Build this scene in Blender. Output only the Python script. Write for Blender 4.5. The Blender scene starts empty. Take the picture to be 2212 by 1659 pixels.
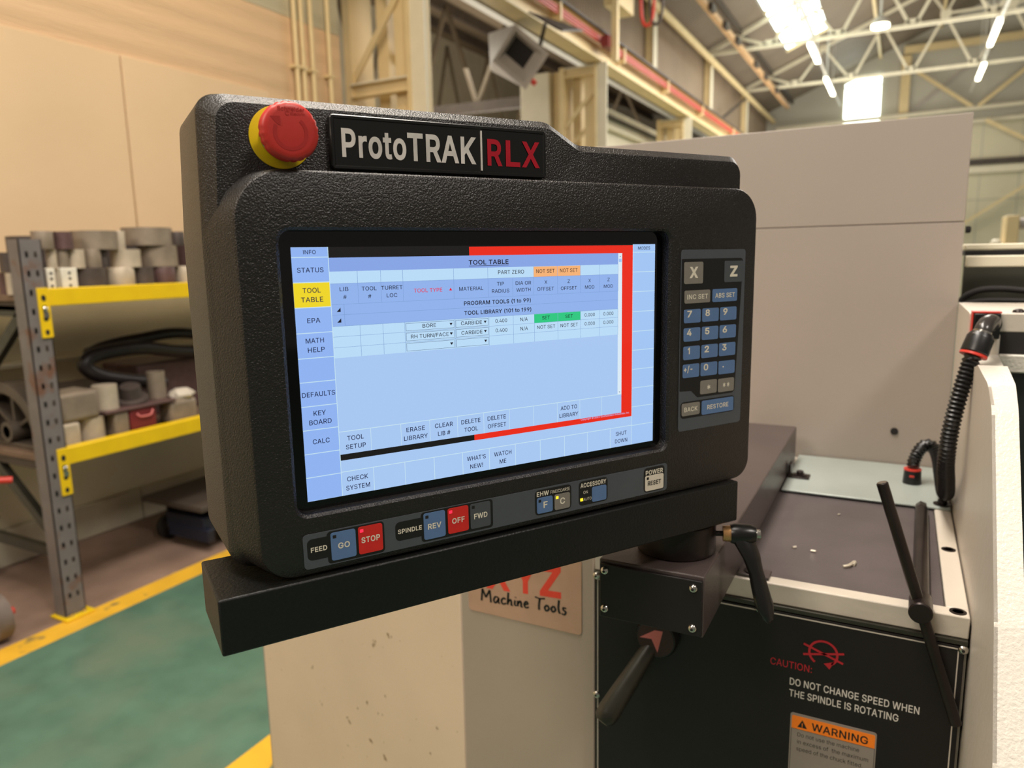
import bpy, bmesh, math, random
from mathutils import Vector, Matrix
from mathutils.geometry import delaunay_2d_cdt
R = math.radians
sc = bpy.context.scene
COL = sc.collection

# ------------------------------------------------------------------ camera, sky, lights, exposure
def make_camera():
    cam = bpy.data.cameras.new('camera'); o = bpy.data.objects.new('camera', cam); COL.objects.link(o)
    cam.sensor_fit = 'HORIZONTAL'; cam.sensor_width = 36.0
    cam.lens = 1590.0 / 2212.0 * 36.0
    cam.clip_start = 0.02; cam.clip_end = 200
    yaw, pitch, roll = R(27.8286), R(9.6288), R(-1.1122)
    fwd = Vector((-math.sin(yaw)*math.cos(pitch), math.cos(yaw)*math.cos(pitch), -math.sin(pitch)))
    right = Vector((math.cos(yaw), math.sin(yaw), 0)); up = right.cross(fwd)
    c, s = math.cos(roll), math.sin(roll)
    r2 = c*right + s*up; u2 = -s*right + c*up
    m = Matrix((r2, u2, -fwd)).transposed().to_4x4(); m.translation = Vector((0, 0, 1.5))
    o.matrix_world = m
    cam.dof.use_dof = True; cam.dof.focus_distance = 0.62; cam.dof.aperture_fstop = 6.6
    sc.camera = o
make_camera()

wd = bpy.data.worlds.new('world'); sc.world = wd; wd.use_nodes = True
wd.node_tree.nodes['Background'].inputs[0].default_value = (1.0, 0.90, 0.78, 1)
wd.node_tree.nodes['Background'].inputs[1].default_value = 0.20

def area(name, loc, target, size, watts, color, sy=None):
    l = bpy.data.lights.new(name, 'AREA'); l.energy = watts; l.color = color
    l.shape = 'RECTANGLE'; l.size = size; l.size_y = sy or size
    o = bpy.data.objects.new(name, l); COL.objects.link(o); o.location = loc
    d = Vector(target) - Vector(loc); o.rotation_euler = d.to_track_quat('-Z', 'Y').to_euler()
    return o
area('hall_lamp_right', (2.4, -0.1, 4.6), (-0.1, 1.2, 1.1), 0.6, 80, (1.0, 0.91, 0.82))
area('hall_lamp_overhead', (-0.72, 0.85, 4.6), (-0.72, 0.85, 0.0), 0.7, 190, (1.0, 0.92, 0.82), 2.6)
area('hall_lamp_behind', (-1.8, -3.2, 4.6), (-0.8, 1.0, 0.8), 1.6, 120, (1.0, 0.88, 0.75))
area('wall_lamp', (-2.2, 3.2, 5.2), (-4.0, 3.0, 1.9), 0.8, 48, (1.0, 0.77, 0.52))
area('hall_lamp_far', (-0.5, 14.0, 5.6), (-0.5, 14.5, 0.0), 4.0, 1050, (1.0, 0.94, 0.86), 12.0)
area('hall_roof_fill', (0.5, 17.0, 3.2), (0.3, 17.5, 9.0), 5.0, 700, (1.0, 0.93, 0.84), 14.0)  # added upward fill that brightens the roof underside, no fixture of its own
area('bay_lamp', (-7.0, 11.0, 4.6), (-7.0, 11.0, 0.0), 2.0, 240, (1.0, 0.92, 0.78), 10.0)
area('bay_roof_fill', (-7.0, 12.0, 2.6), (-7.0, 12.0, 9.0), 3.0, 240, (1.0, 0.92, 0.78), 10.0)  # added upward fill that lifts the dark bay roof, no fixture of its own

vs = sc.view_settings
vs.view_transform = 'Standard'; vs.look = 'None'; vs.exposure = 0.0; vs.gamma = 1.0; vs.use_curve_mapping = False

# ------------------------------------------------------------------ materials
def lin(c):
    out = []
    for x in c:
        x = x/255.0
        out.append(x/12.92 if x <= 0.04045 else ((x+0.055)/1.055)**2.4)
    return tuple(out)
MATS = {}
def mat(name, rgb, rough=0.5, metal=0.0, var=0.08, vscale=6.0, bump=None, emit=None, estr=1.0, coat=0.0, spec=0.5, stretch=None, spots=None):
    """procedural principled material: colour varied by noise, optional noise bump (scale, distance), optional stains"""
    if name in MATS: return MATS[name]
    m = bpy.data.materials.new(name); m.use_nodes = True; nt = m.node_tree; N = nt.nodes; L = nt.links
    p = N['Principled BSDF']
    c = lin(rgb); p.inputs['Roughness'].default_value = rough; p.inputs['Metallic'].default_value = metal
    p.inputs['Specular IOR Level'].default_value = spec
    p.inputs['Coat Weight'].default_value = coat; p.inputs['Coat Roughness'].default_value = 0.06
    tc = N.new('ShaderNodeTexCoord'); vec = tc.outputs['Object']
    if stretch:
        mp = N.new('ShaderNodeMapping'); mp.inputs['Scale'].default_value = stretch; L.new(vec, mp.inputs[0]); vec = mp.outputs[0]
    nz = N.new('ShaderNodeTexNoise'); nz.inputs['Scale'].default_value = vscale; nz.inputs['Detail'].default_value = 4
    L.new(vec, nz.inputs['Vector'])
    cr = N.new('ShaderNodeValToRGB')
    cr.color_ramp.elements[0].position = 0.3; cr.color_ramp.elements[1].position = 0.7
    cr.color_ramp.elements[0].color = tuple(x*(1-var) for x in c)+(1,)
    cr.color_ramp.elements[1].color = tuple(min(1, x*(1+var)) for x in c)+(1,)
    L.new(nz.outputs[0], cr.inputs[0]); colout = cr.outputs[0]
    if spots:
        srgb, sscale, lo, hi = spots
        n3 = N.new('ShaderNodeTexNoise'); n3.inputs['Scale'].default_value = sscale; n3.inputs['Detail'].default_value = 3
        L.new(vec, n3.inputs['Vector'])
        mr = N.new('ShaderNodeMapRange'); mr.inputs[1].default_value = lo; mr.inputs[2].default_value = hi
        L.new(n3.outputs[0], mr.inputs[0])
        mx = N.new('ShaderNodeMix'); mx.data_type = 'RGBA'; mx.inputs[7].default_value = lin(srgb)+(1,)
        L.new(mr.outputs[0], mx.inputs[0]); L.new(colout, mx.inputs[6]); colout = mx.outputs[2]
    L.new(colout, p.inputs['Base Color'])
    if bump:
        n2 = N.new('ShaderNodeTexNoise'); n2.inputs['Scale'].default_value = bump[0]; n2.inputs['Detail'].default_value = 2
        L.new(vec, n2.inputs['Vector'])
        b = N.new('ShaderNodeBump'); b.inputs['Distance'].default_value = bump[1]; b.inputs['Strength'].default_value = 1.0
        L.new(n2.outputs[0], b.inputs['Height']); L.new(b.outputs[0], p.inputs['Normal'])
    if emit:
        p.inputs['Emission Color'].default_value = lin(emit)+(1,); p.inputs['Emission Strength'].default_value = estr
    MATS[name] = m; return m
def wave(m, scale, dist, axis='Z', prof='SIN'):
    """adds ribs (corrugated sheet, board marks) to a material's bump"""
    nt = m.node_tree; N = nt.nodes; L = nt.links; p = N['Principled BSDF']
    tc = N.new('ShaderNodeTexCoord'); w = N.new('ShaderNodeTexWave'); w.bands_direction = axis; w.wave_profile = prof
    w.inputs['Scale'].default_value = scale; w.inputs['Distortion'].default_value = 0.0
    L.new(tc.outputs['Object'], w.inputs['Vector'])
    b = N.new('ShaderNodeBump'); b.inputs['Distance'].default_value = dist
    L.new(w.outputs[0], b.inputs['Height'])
    old = p.inputs['Normal'].links
    if old: L.new(old[0].from_socket, b.inputs['Normal'])
    L.new(b.outputs[0], p.inputs['Normal']); return m
def scr(name, rgb, k=1.0):      # lit pixels behind glossy screen glass
    return mat(name, (6, 6, 8), 0.06, emit=rgb, estr=k, var=0.02, vscale=300)
def ink(name, rgb, rough=0.5): return mat(name, rgb, rough, var=0.04, vscale=80)

M_PLASTIC = mat('textured_black_plastic', (24, 19, 16), 0.36, var=0.10, vscale=40, bump=(760, 0.0007), spec=0.6)
M_PLASTIC_SMOOTH = mat('satin_black_plastic', (16, 15, 14), 0.30, var=0.06, vscale=50)
M_STEELBLACK = mat('black_powder_coat', (13, 14, 13), 0.45, var=0.10, vscale=30, bump=(420, 0.0005), spec=0.4)
M_GLASS = mat('black_screen_border', (5, 5, 6), 0.05, var=0.02, vscale=20)
M_RED = mat('red_button_plastic', (196, 48, 40), 0.42, var=0.04, vscale=60)
M_REDDARK = mat('engraved_red', (176, 32, 28), 0.45, var=0.04, vscale=60)
M_YELLOW = mat('yellow_legend', (232, 200, 8), 0.40, var=0.03, vscale=40)
M_CHROME = mat('bright_metal', (200, 195, 185), 0.18, 1.0, var=0.05, vscale=40)
M_FOIL = mat('brushed_silver_foil', (235, 228, 220), 0.34, 0.35, var=0.16, vscale=60)
M_LOGORED = mat('red_foil', (190, 24, 44), 0.35, 0.2, var=0.06, vscale=60)
M_PAD = mat('grey_membrane', (78, 82, 88), 0.45, var=0.04, vscale=60)
M_PADBLACK = mat('black_membrane', (18, 16, 16), 0.5, var=0.04, vscale=60)
M_KEYBLUE = mat('blue_key', (92, 122, 166), 0.5, var=0.04, vscale=90)
M_KEYGREY = mat('warm_grey_key', (132, 126, 116), 0.5, var=0.04, vscale=90)
M_KEYSLATE = mat('slate_key', (74, 78, 82), 0.5, var=0.04, vscale=90)
M_KEYRED = mat('red_key', (214, 40, 34), 0.5, var=0.04, vscale=90)
M_KEYCREAM = mat('cream_key', (226, 214, 196), 0.5, var=0.04, vscale=90)
M_LEGEND = ink('cream_legend', (232, 222, 202))
M_INKBLACK = ink('black_ink', (14, 13, 13))
M_LEDRED = mat('red_led', (40, 4, 6), 0.3, emit=(255, 40, 70), estr=1.6)
M_LEDYEL = mat('yellow_led', (60, 50, 4), 0.3, emit=(255, 220, 40), estr=1.4)
M_MACHINE = mat('machine_warm_white', (196, 186, 172), 0.42, var=0.04, vscale=5, bump=(90, 0.0004))
M_MACHTEX = mat('machine_textured_white', (208, 202, 190), 0.35, var=0.04, vscale=8, bump=(260, 0.0009))
M_PANEL = mat('beige_sheet_metal', (160, 149, 139), 0.5, var=0.03, vscale=3)
M_GEAR = mat('stained_beige_sheet', (224, 200, 174), 0.5, var=0.05, vscale=4, spots=((150, 124, 94), 44, 0.685, 0.73))  # stains on a paler beige, the warm-lit face put into its colour
M_BASE = mat('shaded_beige_sheet', (172, 156, 140), 0.5, var=0.05, vscale=4)  # darker copy of the cabinet beige, shade of the front face put into colour
M_MAT = mat('dark_grey_top_plate', (84, 76, 76), 0.40, var=0.12, vscale=14, bump=(500, 0.0003))
M_BOX = mat('charcoal_box_paint', (72, 62, 60), 0.36, var=0.14, vscale=10, bump=(420, 0.0003))
M_ZINC = mat('zinc_plate', (170, 178, 172), 0.38, 0.25, var=0.06, vscale=12)
M_BLACKOX = mat('black_oxide_steel', (46, 38, 36), 0.34, 0.6, var=0.2, vscale=30)
M_FRONT = mat('black_face_plate', (27, 22, 22), 0.45, var=0.08, vscale=20, spec=0.35)
M_RUBBER = mat('black_conduit_rubber', (20, 19, 19), 0.35, var=0.1, vscale=60)
M_ELBOW = mat('grey_black_elbow', (52, 48, 46), 0.24, var=0.1, vscale=40)
M_REDRING = mat('red_ring', (205, 60, 48), 0.4, var=0.04, vscale=60)
M_LABELSILVER = mat('silver_label', (150, 138, 130), 0.42, 0.2, var=0.05, vscale=30)
M_ORANGE = ink('orange_label', (246, 130, 24))
M_WARNRED = ink('caution_red', (176, 30, 42))
M_WHITEINK = ink('white_ink', (214, 208, 200))
M_PINK = ink('pink_arrow', (214, 120, 118))
M_HANDLE = mat('worn_handle_grey', (52, 50, 42), 0.34, 0.3, var=0.25, vscale=22)
M_COPPER = mat('copper_tint_plaque', (200, 160, 136), 0.40, 0.25, var=0.05, vscale=30)
M_PLAQUERED = ink('plaque_red', (226, 70, 50))
M_RACKGREY = mat('rack_grey_paint', (112, 106, 104), 0.5, var=0.10, vscale=14, spots=((110, 78, 62), 9, 0.60, 0.72))
M_RACKYEL = mat('rack_yellow_paint', (230, 192, 10), 0.45, var=0.05, vscale=12)
M_DARKHOLE = mat('dark_hole', (26, 22, 20), 0.8)
M_WOOD = mat('shelf_board', (118, 96, 78), 0.7, var=0.2, vscale=16, stretch=(1, 6, 6))
M_CREAM = mat('cream_steel_paint', (222, 200, 152), 0.5, var=0.07, vscale=3)
M_CREAMPALE = mat('pale_cream_paint', (222, 214, 190), 0.5, var=0.06, vscale=3)
M_DARKSTEEL = mat('dark_steelwork', (70, 60, 52), 0.6, var=0.2, vscale=5)
M_BAYSTEEL = mat('tan_bay_steel', (104, 92, 74), 0.6, var=0.15, vscale=4)
M_BUSBAR = mat('red_busbar', (186, 72, 58), 0.5, var=0.08, vscale=10)
M_GREYBOX = mat('grey_heater_casing', (176, 168, 160), 0.45, var=0.06, vscale=6)
M_TUBE = mat('lamp_tube', (240, 236, 220), 0.4, emit=(255, 250, 215), estr=9.0)
M_SKY = mat('daylight_glazing', (235, 245, 240), 0.4, emit=(240, 255, 246), estr=5.0)
M_ALLOY = mat('lamp_casing', (206, 204, 196), 0.4, 0.1, var=0.05, vscale=8)

# ------------------------------------------------------------------ mesh helpers
# lettering: outline loops per character (advance, loops of "x y" pairs, 1/1000 em)
FONT = {
'A':(480,['16 0 201 509 276 509 463 0 395 0 287 302 264 372 232 478 245 478 213 371 191 302 85 0', '110 142 110 199 370 199 370 142']),
'B':(456,['60 0 60 509 241 509 289 504 329 491 359 469 381 442 394 410 398 374 395 344 387 320 356 286 315 267 315 262 339 257 363 245 385 227 402 203 414 173 418 136 413 100 400 67 377 39 344 18 301 4 247 0', '125 57 245 57 296 63 330 80 349 105 355 137 352 161 342 184 327 203 306 218 279 228 248 231 125 231', '125 285 238 285 265 288 288 296 323 326 333 348 336 372 330 403 313 429 283 446 240 452 125 452']),
'C':(510,['267 -7 225 -3 186 7 150 25 119 49 92 79 70 115 53 157 44 203 40 254 44 305 53 352 70 393 92 429 119 459 150 484 186 501 225 512 267 516 305 513 340 504 373 490 402 471 427 447 448 418 463 385 473 348 408 348 389 395 357 428 315 449 267 456 223 450 184 432 150 403 125 364 109 314 103 254 109 194 125 145 151 105 184 76 223 59 267 53 315 60 357 81 389 114 408 160 473 160 463 124 448 91 428 62 402 38 373 19 341 5 305 -4']),
'D':(502,['219 0 96 0 96 57 215 57 272 63 318 81 354 110 379 149 394 198 399 255 394 312 379 361 354 399 320 428 275 446 221 452 93 452 93 509 225 509 273 505 315 495 353 478 399 441 433 391 449 351 458 306 462 255 458 205 449 159 433 119 411 83 384 54 351 31 312 14 268 3', '125 509 125 0 60 0 60 509']),
'E':(419,['60 0 60 509 372 509 372 452 125 452 125 286 355 286 355 229 125 229 125 57 375 57 375 0']),
'F':(410,['60 0 60 509 369 509 369 452 125 452 125 278 346 278 346 221 125 221 125 0']),
'G':(520,['269 -7 225 -3 185 7 149 25 118 49 91 79 69 116 53 157 43 203 40 254 43 305 53 352 69 393 91 429 117 459 149 484 184 501 223 512 265 516 304 513 340 504 374 489 403 469 429 445 449 416 465 384 474 349 408 349 387 393 356 427 315 448 265 456 222 450 183 432 150 404 125 364 109 314 103 254 109 194 125 145 151 105 184 76 224 59 269 53 309 57 345 71 374 93 396 123 410 160 415 202 434 199 283 199 283 256 478 256 478 200 471 141 451 91 419 50 377 19 326 0']),
'H':(517,['60 0 60 509 125 509 125 289 392 289 392 509 457 509 457 0 392 0 392 232 125 232 125 0']),
'I':(185,['60 0 60 509 125 509 125 0']),
'J':(396,['185 -7 124 3 75 33 52 63 38 100 33 145 33 173 98 173 98 145 104 104 122 74 149 56 185 50 220 56 248 74 266 104 272 145 272 509 336 509 336 145 332 100 318 63 294 33 246 3']),
'K':(467,['104 145 104 216 139 261 174 303 212 344 364 509 448 509 231 276 228 276', '60 0 60 509 125 509 125 334 124 225 125 193 125 0', '372 0 188 259 228 309 449 0']),
'L':(393,['60 0 60 509 125 509 125 57 361 57 361 0']),
'M':(628,['60 0 60 509 152 509 277 187 287 159 299 123 311 84 322 49 307 49 318 83 330 121 342 158 352 187 476 509 568 509 568 0 504 0 504 291 504 327 505 369 506 413 507 457 513 457 498 409 482 363 467 322 456 291 342 0 286 0 170 291 159 321 145 361 129 408 112 457 119 457 120 416 121 372 122 328 122 291 122 0']),
'N':(523,['60 0 60 509 136 509 343 183 363 151 388 107 414 55 405 54 401 108 399 157 399 195 399 509 463 509 463 0 387 0 202 290 177 331 148 381 108 452 119 454 122 384 124 328 125 291 125 0']),
'O':(533,['267 -7 225 -3 186 7 150 25 119 49 92 79 70 115 53 157 44 203 40 254 44 305 53 352 70 393 92 429 119 459 150 484 186 501 225 512 267 516 309 512 348 501 384 484 415 459 442 429 464 393 480 352 490 305 493 254 490 203 480 157 464 115 442 79 415 49 384 25 348 7 309 -3', '267 53 310 59 349 76 383 105 408 144 425 194 430 254 425 314 408 365 383 404 349 433 310 450 267 456 223 450 184 433 151 404 125 364 109 314 103 254 109 194 125 144 151 105 184 76 223 59']),
'P':(445,['60 0 60 509 235 509 289 503 332 487 366 462 390 430 404 391 409 348 404 304 390 265 366 233 332 207 289 191 235 186 109 186 109 242 233 242 269 246 297 256 318 272 333 294 342 319 344 348 342 376 333 402 318 423 297 439 268 449 232 452 125 452 125 0']),
'Q':(533,['245 159 313 159 369 85 384 65 468 -48 401 -48 346 27 331 46', '267 -7 225 -3 186 7 150 25 119 49 92 79 70 115 53 157 44 203 40 254 44 305 53 352 70 393 92 429 119 459 150 484 186 501 225 512 267 516 309 512 348 501 384 484 415 459 442 429 464 393 480 352 490 305 493 254 490 203 480 157 464 115 442 79 415 49 384 25 348 7 309 -3', '267 53 310 59 349 76 383 105 408 144 425 194 430 254 425 314 408 365 383 404 349 433 310 450 267 456 223 450 184 433 151 404 125 364 109 314 103 254 109 194 125 144 151 105 184 76 223 59']),
'R':(449,['60 0 60 509 236 509 290 504 333 489 367 465 390 433 405 395 409 352 405 309 390 271 367 240 333 217 289 203 236 198 96 198 96 255 234 255 269 258 298 267 319 281 334 300 342 324 345 352 342 380 334 405 319 425 298 440 269 449 233 452 125 452 125 0', '353 0 230 229 303 229 428 0']),
'S':(447,['224 -9 172 -4 128 9 91 31 64 60 46 96 38 137 104 137 110 110 123 88 142 71 166 59 224 49 257 52 286 60 311 74 329 92 341 114 346 139 342 161 332 179 296 205 245 222 184 239 128 260 86 289 60 326 52 372 58 413 75 448 102 476 138 498 180 511 227 516 275 511 316 498 351 476 377 449 394 415 401 378 337 378 326 412 302 437 267 453 225 459 194 456 167 448 145 435 129 418 118 398 115 376 119 352 131 334 169 308 212 293 264 279 312 264 359 238 379 220 395 198 405 171 408 139 403 99 386 64 360 34 323 11 278 -4']),
'T':(449,['32 452 32 509 417 509 417 452 257 452 257 0 193 0 193 452']),
'U':(517,['259 -8 203 -2 154 15 114 43 85 80 66 124 60 173 60 509 124 509 124 178 128 144 141 113 160 87 187 68 220 56 259 52 298 56 331 68 357 87 377 113 389 144 393 178 393 509 457 509 457 173 451 124 433 80 403 43 363 15 315 -2']),
'V':(480,['204 0 16 509 84 509 192 206 215 137 248 31 235 31 267 138 290 206 395 509 463 509 278 0']),
'W':(686,['155 0 16 509 82 509 163 196 175 145 187 94 197 40 189 40 200 94 211 145 224 196 306 509 380 509 462 196 474 145 486 94 497 40 488 40 499 94 510 145 523 196 603 509 670 509 530 0 455 0 368 323 351 391 336 475 350 475 335 395 318 323 230 0']),
'X':(474,['18 0 217 284 217 236 29 509 104 509 178 400 204 361 223 329 243 292 232 292 252 329 272 361 298 400 374 509 446 509 259 239 259 287 456 0 382 0 292 129 268 165 250 195 230 231 244 231 225 196 206 166 182 129 91 0']),
'Y':(472,['203 0 203 208 16 509 91 509 192 344 222 292 250 230 224 230 251 293 280 344 381 509 455 509 268 208 268 0']),
'Z':(438,['42 0 42 46 273 385 306 431 341 476 348 454 285 452 223 452 40 452 40 509 397 509 397 462 169 129 134 81 97 33 90 54 152 57 214 57 399 57 399 0']),
'a':(389,['160 -9 126 -5 94 5 68 22 48 45 35 73 30 108 34 138 43 161 78 193 125 211 178 220 234 227 265 235 276 255 276 257 267 297 240 322 196 331 149 322 118 301 100 274 41 291 57 322 79 346 104 364 133 375 194 384 239 379 286 360 306 343 322 320 333 290 337 251 337 0 277 0 277 52 272 52 252 25 215 1 190 -6', '170 45 202 49 228 59 248 74 263 93 276 138 276 190 259 182 231 176 200 171 175 168 134 159 103 139 92 105 102 72 130 52']),
'b':(424,['229 -8 198 -5 172 4 138 31 118 59 112 59 112 0 53 0 53 509 114 509 114 319 118 319 137 346 171 373 197 381 229 384 274 378 313 361 345 332 370 293 385 245 390 189 385 133 370 84 346 45 313 16 274 -2', '220 47 253 51 279 66 301 88 316 117 325 151 328 189 325 227 316 261 301 290 280 311 253 325 220 330 188 325 161 312 140 291 125 263 116 229 113 189 116 150 125 115 140 86 162 65 188 51']),
'c':(396,['207 -8 159 -2 117 16 82 46 56 85 40 133 34 187 40 243 56 291 82 330 117 360 159 378 207 384 260 377 305 356 340 322 362 277 303 262 290 289 270 311 242 325 207 330 173 325 145 310 124 287 108 258 99 224 96 187 99 151 108 117 124 89 145 66 173 51 207 46 243 52 271 66 292 89 304 117 363 102 341 56 306 21 261 -1']),
'd':(424,['195 -8 151 -2 111 16 79 45 55 84 39 133 34 189 39 245 55 293 79 332 112 361 151 378 196 384 228 381 253 373 287 346 306 319 311 319 311 509 372 509 372 0 313 0 313 59 307 59 287 31 252 4 227 -5', '205 47 236 51 263 65 284 86 299 115 309 150 312 189 309 229 300 263 284 291 263 312 237 325 205 330 172 325 145 311 124 290 108 261 99 227 96 189 99 151 109 117 124 88 145 66 172 51']),
'e':(404,['212 -8 161 -2 117 16 82 46 56 85 40 132 34 187 39 242 55 290 81 329 115 359 157 378 205 384 236 382 266 374 294 361 319 341 341 315 357 282 368 242 371 194 371 169 75 169 75 221 338 221 310 202 307 237 298 269 283 294 263 314 237 326 205 330 173 326 146 313 125 294 109 270 99 241 96 211 96 178 100 139 110 106 128 80 151 61 179 50 212 46 254 53 285 73 306 105 365 91 353 63 335 39 311 19 283 4 249 -5']),
'f':(254,['228 379 228 327 6 327 6 379', '81 0 81 432 84 461 96 486 113 505 135 519 161 527 187 530 222 527 243 521 227 468 215 472 195 474 171 470 154 460 145 443 142 419 142 0']),
'g':(425,['207 -151 168 -148 134 -140 105 -127 82 -110 51 -69 101 -41 122 -66 154 -88 207 -97 249 -92 282 -75 304 -47 311 -6 311 68 306 68 287 41 252 16 227 8 195 5 152 10 113 27 80 53 55 90 39 136 34 191 39 246 55 293 80 332 112 361 152 378 196 384 228 382 253 373 288 346 308 319 313 319 313 379 372 379 372 -9 367 -54 350 -90 324 -117 291 -136 251 -147', '205 59 237 63 264 75 285 95 300 121 309 154 312 193 309 231 300 264 285 291 264 312 237 325 205 330 172 325 145 312 124 290 109 262 99 229 96 193 99 155 109 123 124 96 145 76 172 63']),
'h':(410,['114 227 114 0 53 0 53 509 114 509 114 287 102 287 124 332 152 362 187 379 227 384 264 380 295 369 321 349 341 321 353 285 357 240 357 0 296 0 296 235 290 275 273 304 246 323 210 329 184 326 161 317 141 303 126 283 117 257']),
'i':(167,['53 0 53 379 114 379 114 0', '84 443 54 455 41 483 54 512 84 524 114 512 126 483 114 455']),
'k':(381,['110 137 110 212 121 212 284 379 360 379 184 199 177 199', '53 0 53 509 114 509 114 0', '294 0 148 186 191 229 372 0']),
'l':(189,['139 -2 101 3 74 20 58 47 53 84 53 509 114 509 114 99 120 62 146 52 160 53 170 54 181 3 162 -1']),
'm':(610,['53 0 53 379 112 379 112 295 108 295 118 323 132 346 172 376 219 386 257 380 287 361 309 331 321 295 312 295 322 321 337 343 357 361 381 375 407 383 437 386 468 383 497 372 522 354 541 328 553 296 557 255 557 0 496 0 496 254 490 289 473 313 447 326 419 330 374 320 345 290 335 247 335 0 274 0 274 260 269 288 253 311 229 326 199 330 158 320 126 289 117 266 114 238 114 0']),
'n':(410,['114 227 114 0 53 0 53 379 112 379 112 287 102 287 124 332 152 362 187 379 227 384 264 380 295 369 321 349 341 321 353 285 357 240 357 0 296 0 296 235 290 275 273 304 246 323 210 329 184 326 161 317 141 303 126 283 117 257']),
'o':(415,['207 -8 159 -2 117 16 82 46 56 85 40 133 34 187 40 243 56 291 82 330 117 360 159 378 207 384 256 378 299 360 333 330 359 291 376 243 381 187 376 133 359 85 333 46 299 16 256 -2', '207 46 242 51 270 66 292 89 307 117 316 151 319 187 316 224 307 258 292 287 270 310 242 325 207 330 173 325 145 310 124 287 108 258 99 224 96 187 99 151 108 117 124 89 145 66 173 51']),
'p':(424,['53 -143 53 379 112 379 112 319 118 319 137 346 171 373 197 381 229 384 274 378 313 361 345 332 370 293 385 245 390 189 385 133 370 84 346 45 313 16 274 -2 229 -8 198 -5 173 4 138 31 118 59 114 59 114 -143', '220 47 253 51 279 66 301 88 316 117 325 151 328 189 325 227 316 261 301 290 280 311 253 325 220 330 188 325 161 312 140 291 125 263 116 229 113 189 116 150 125 115 140 86 162 65 188 51']),
'r':(259,['53 0 53 379 112 379 112 321 115 321 130 347 152 367 181 380 213 385 229 384 243 384 243 322 230 324 207 326 159 315 126 284 117 262 114 237 114 0']),
's':(365,['182 -8 145 -5 112 3 84 18 62 38 45 63 36 94 94 107 105 79 124 60 150 49 181 45 217 50 244 62 262 81 268 103 254 136 212 155 149 170 104 186 72 208 53 237 47 274 51 305 65 332 87 354 115 370 149 381 187 384 223 381 254 372 279 358 299 339 314 316 324 290 268 277 243 316 219 328 187 333 156 329 131 317 114 299 109 277 112 258 124 243 172 223 229 209 275 194 306 171 325 142 331 107 326 75 312 47 290 24 260 6 223 -5']),
't':(227,['204 379 204 327 6 327 6 379', '65 471 126 471 126 98 136 61 170 50 185 51 202 54 213 2 192 -3 168 -4 125 2 92 21 72 52 65 93']),
'u':(410,['182 -5 146 -1 115 11 89 31 69 59 57 95 53 139 53 379 114 379 114 144 119 105 137 75 164 56 200 50 226 53 249 62 268 77 283 97 293 122 296 153 296 379 357 379 357 0 298 0 298 92 307 92 286 47 257 17 222 0']),
'v':(389,['163 0 17 379 84 379 165 155 187 87 206 21 184 21 203 87 224 155 305 379 371 379 226 0']),
'w':(567,['138 0 23 379 87 379 133 214 154 137 175 41 165 41 186 135 206 214 252 379 316 379 362 214 382 136 402 41 391 41 413 135 434 214 480 379 545 379 429 0 368 0 319 172 305 225 291 280 277 338 291 338 277 280 263 225 248 172 199 0']),
'x':(379,['21 0 171 218 171 171 29 379 100 379 147 306 179 253 207 206 175 206 202 253 233 306 282 379 352 379 209 169 209 214 358 0 287 0 231 85 200 136 173 182 205 182 178 136 148 85 91 0']),
'y':(389,['47 -139 61 -86 71 -87 104 -89 130 -74 151 -36 163 -1 17 379 84 379 165 155 187 87 206 21 184 21 202 87 224 155 305 379 371 379 204 -58 177 -107 139 -136 91 -145 65 -143']),
'0':(453,['227 -7 174 1 130 24 95 62 69 113 57 155 50 202 48 254 50 306 57 353 69 395 95 447 130 484 174 508 227 516 279 508 323 484 358 447 384 395 396 353 403 306 405 254 403 202 396 155 384 113 359 62 323 24 279 1', '227 50 261 56 290 74 313 103 330 144 340 194 344 254 340 314 330 365 313 405 290 435 261 453 227 460 192 453 163 435 140 405 123 365 113 314 109 254 113 194 123 144 140 103 163 74 192 56']),
'1':(300,['212 509 212 0 148 0 148 400 40 340 40 405 165 509']),
'2':(453,['64 0 64 47 234 229 282 282 311 327 320 371 317 397 308 419 273 449 224 460 196 457 172 447 153 433 139 413 130 390 127 362 66 362 71 405 86 442 111 473 143 496 182 511 225 516 268 511 306 497 337 474 361 445 376 411 381 372 371 318 357 290 336 259 267 180 153 60 153 57 389 57 389 0']),
'3':(453,['218 -7 173 -3 133 10 98 30 70 57 52 91 44 132 109 132 115 107 126 87 144 71 165 59 219 50 248 53 275 61 297 74 315 93 325 116 329 145 326 172 316 196 299 217 275 234 242 244 201 248 157 248 157 299 288 448 288 452 70 452 70 509 372 509 372 461 211 278 211 289 264 288 308 276 344 253 371 222 387 186 393 145 387 103 370 66 344 36 309 12 266 -2']),
'4':(453,['40 105 40 158 247 509 311 509 109 166 109 163 413 163 413 105', '282 0 282 121 282 146 282 318 343 318 343 0']),
'5':(453,['221 -7 178 -2 140 11 108 32 83 60 66 93 60 130 122 130 138 89 173 60 221 50 250 53 276 64 298 82 314 104 324 131 328 162 324 193 314 221 297 244 275 262 248 273 218 277 167 268 128 246 67 253 96 509 366 509 366 452 151 452 134 301 136 301 178 325 229 334 263 330 294 321 321 306 345 285 364 260 379 231 388 199 391 163 385 117 369 76 343 41 309 15 268 -1']),
'6':(453,['226 -7 182 -1 142 15 109 40 84 74 69 115 64 162 68 199 80 239 102 285 137 340 252 509 322 509 151 261 145 261 165 288 196 307 235 314 278 309 316 295 346 271 370 240 384 201 389 157 384 112 368 73 343 39 310 14 271 -2', '226 48 254 52 279 63 299 79 314 101 324 128 327 157 324 187 314 213 299 235 279 251 254 262 226 265 198 262 174 252 153 235 138 214 128 188 125 158 128 128 138 102 153 79 174 63 198 52']),
'7':(453,['97 0 323 448 323 452 62 452 62 509 391 509 391 449 165 0']),
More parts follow.
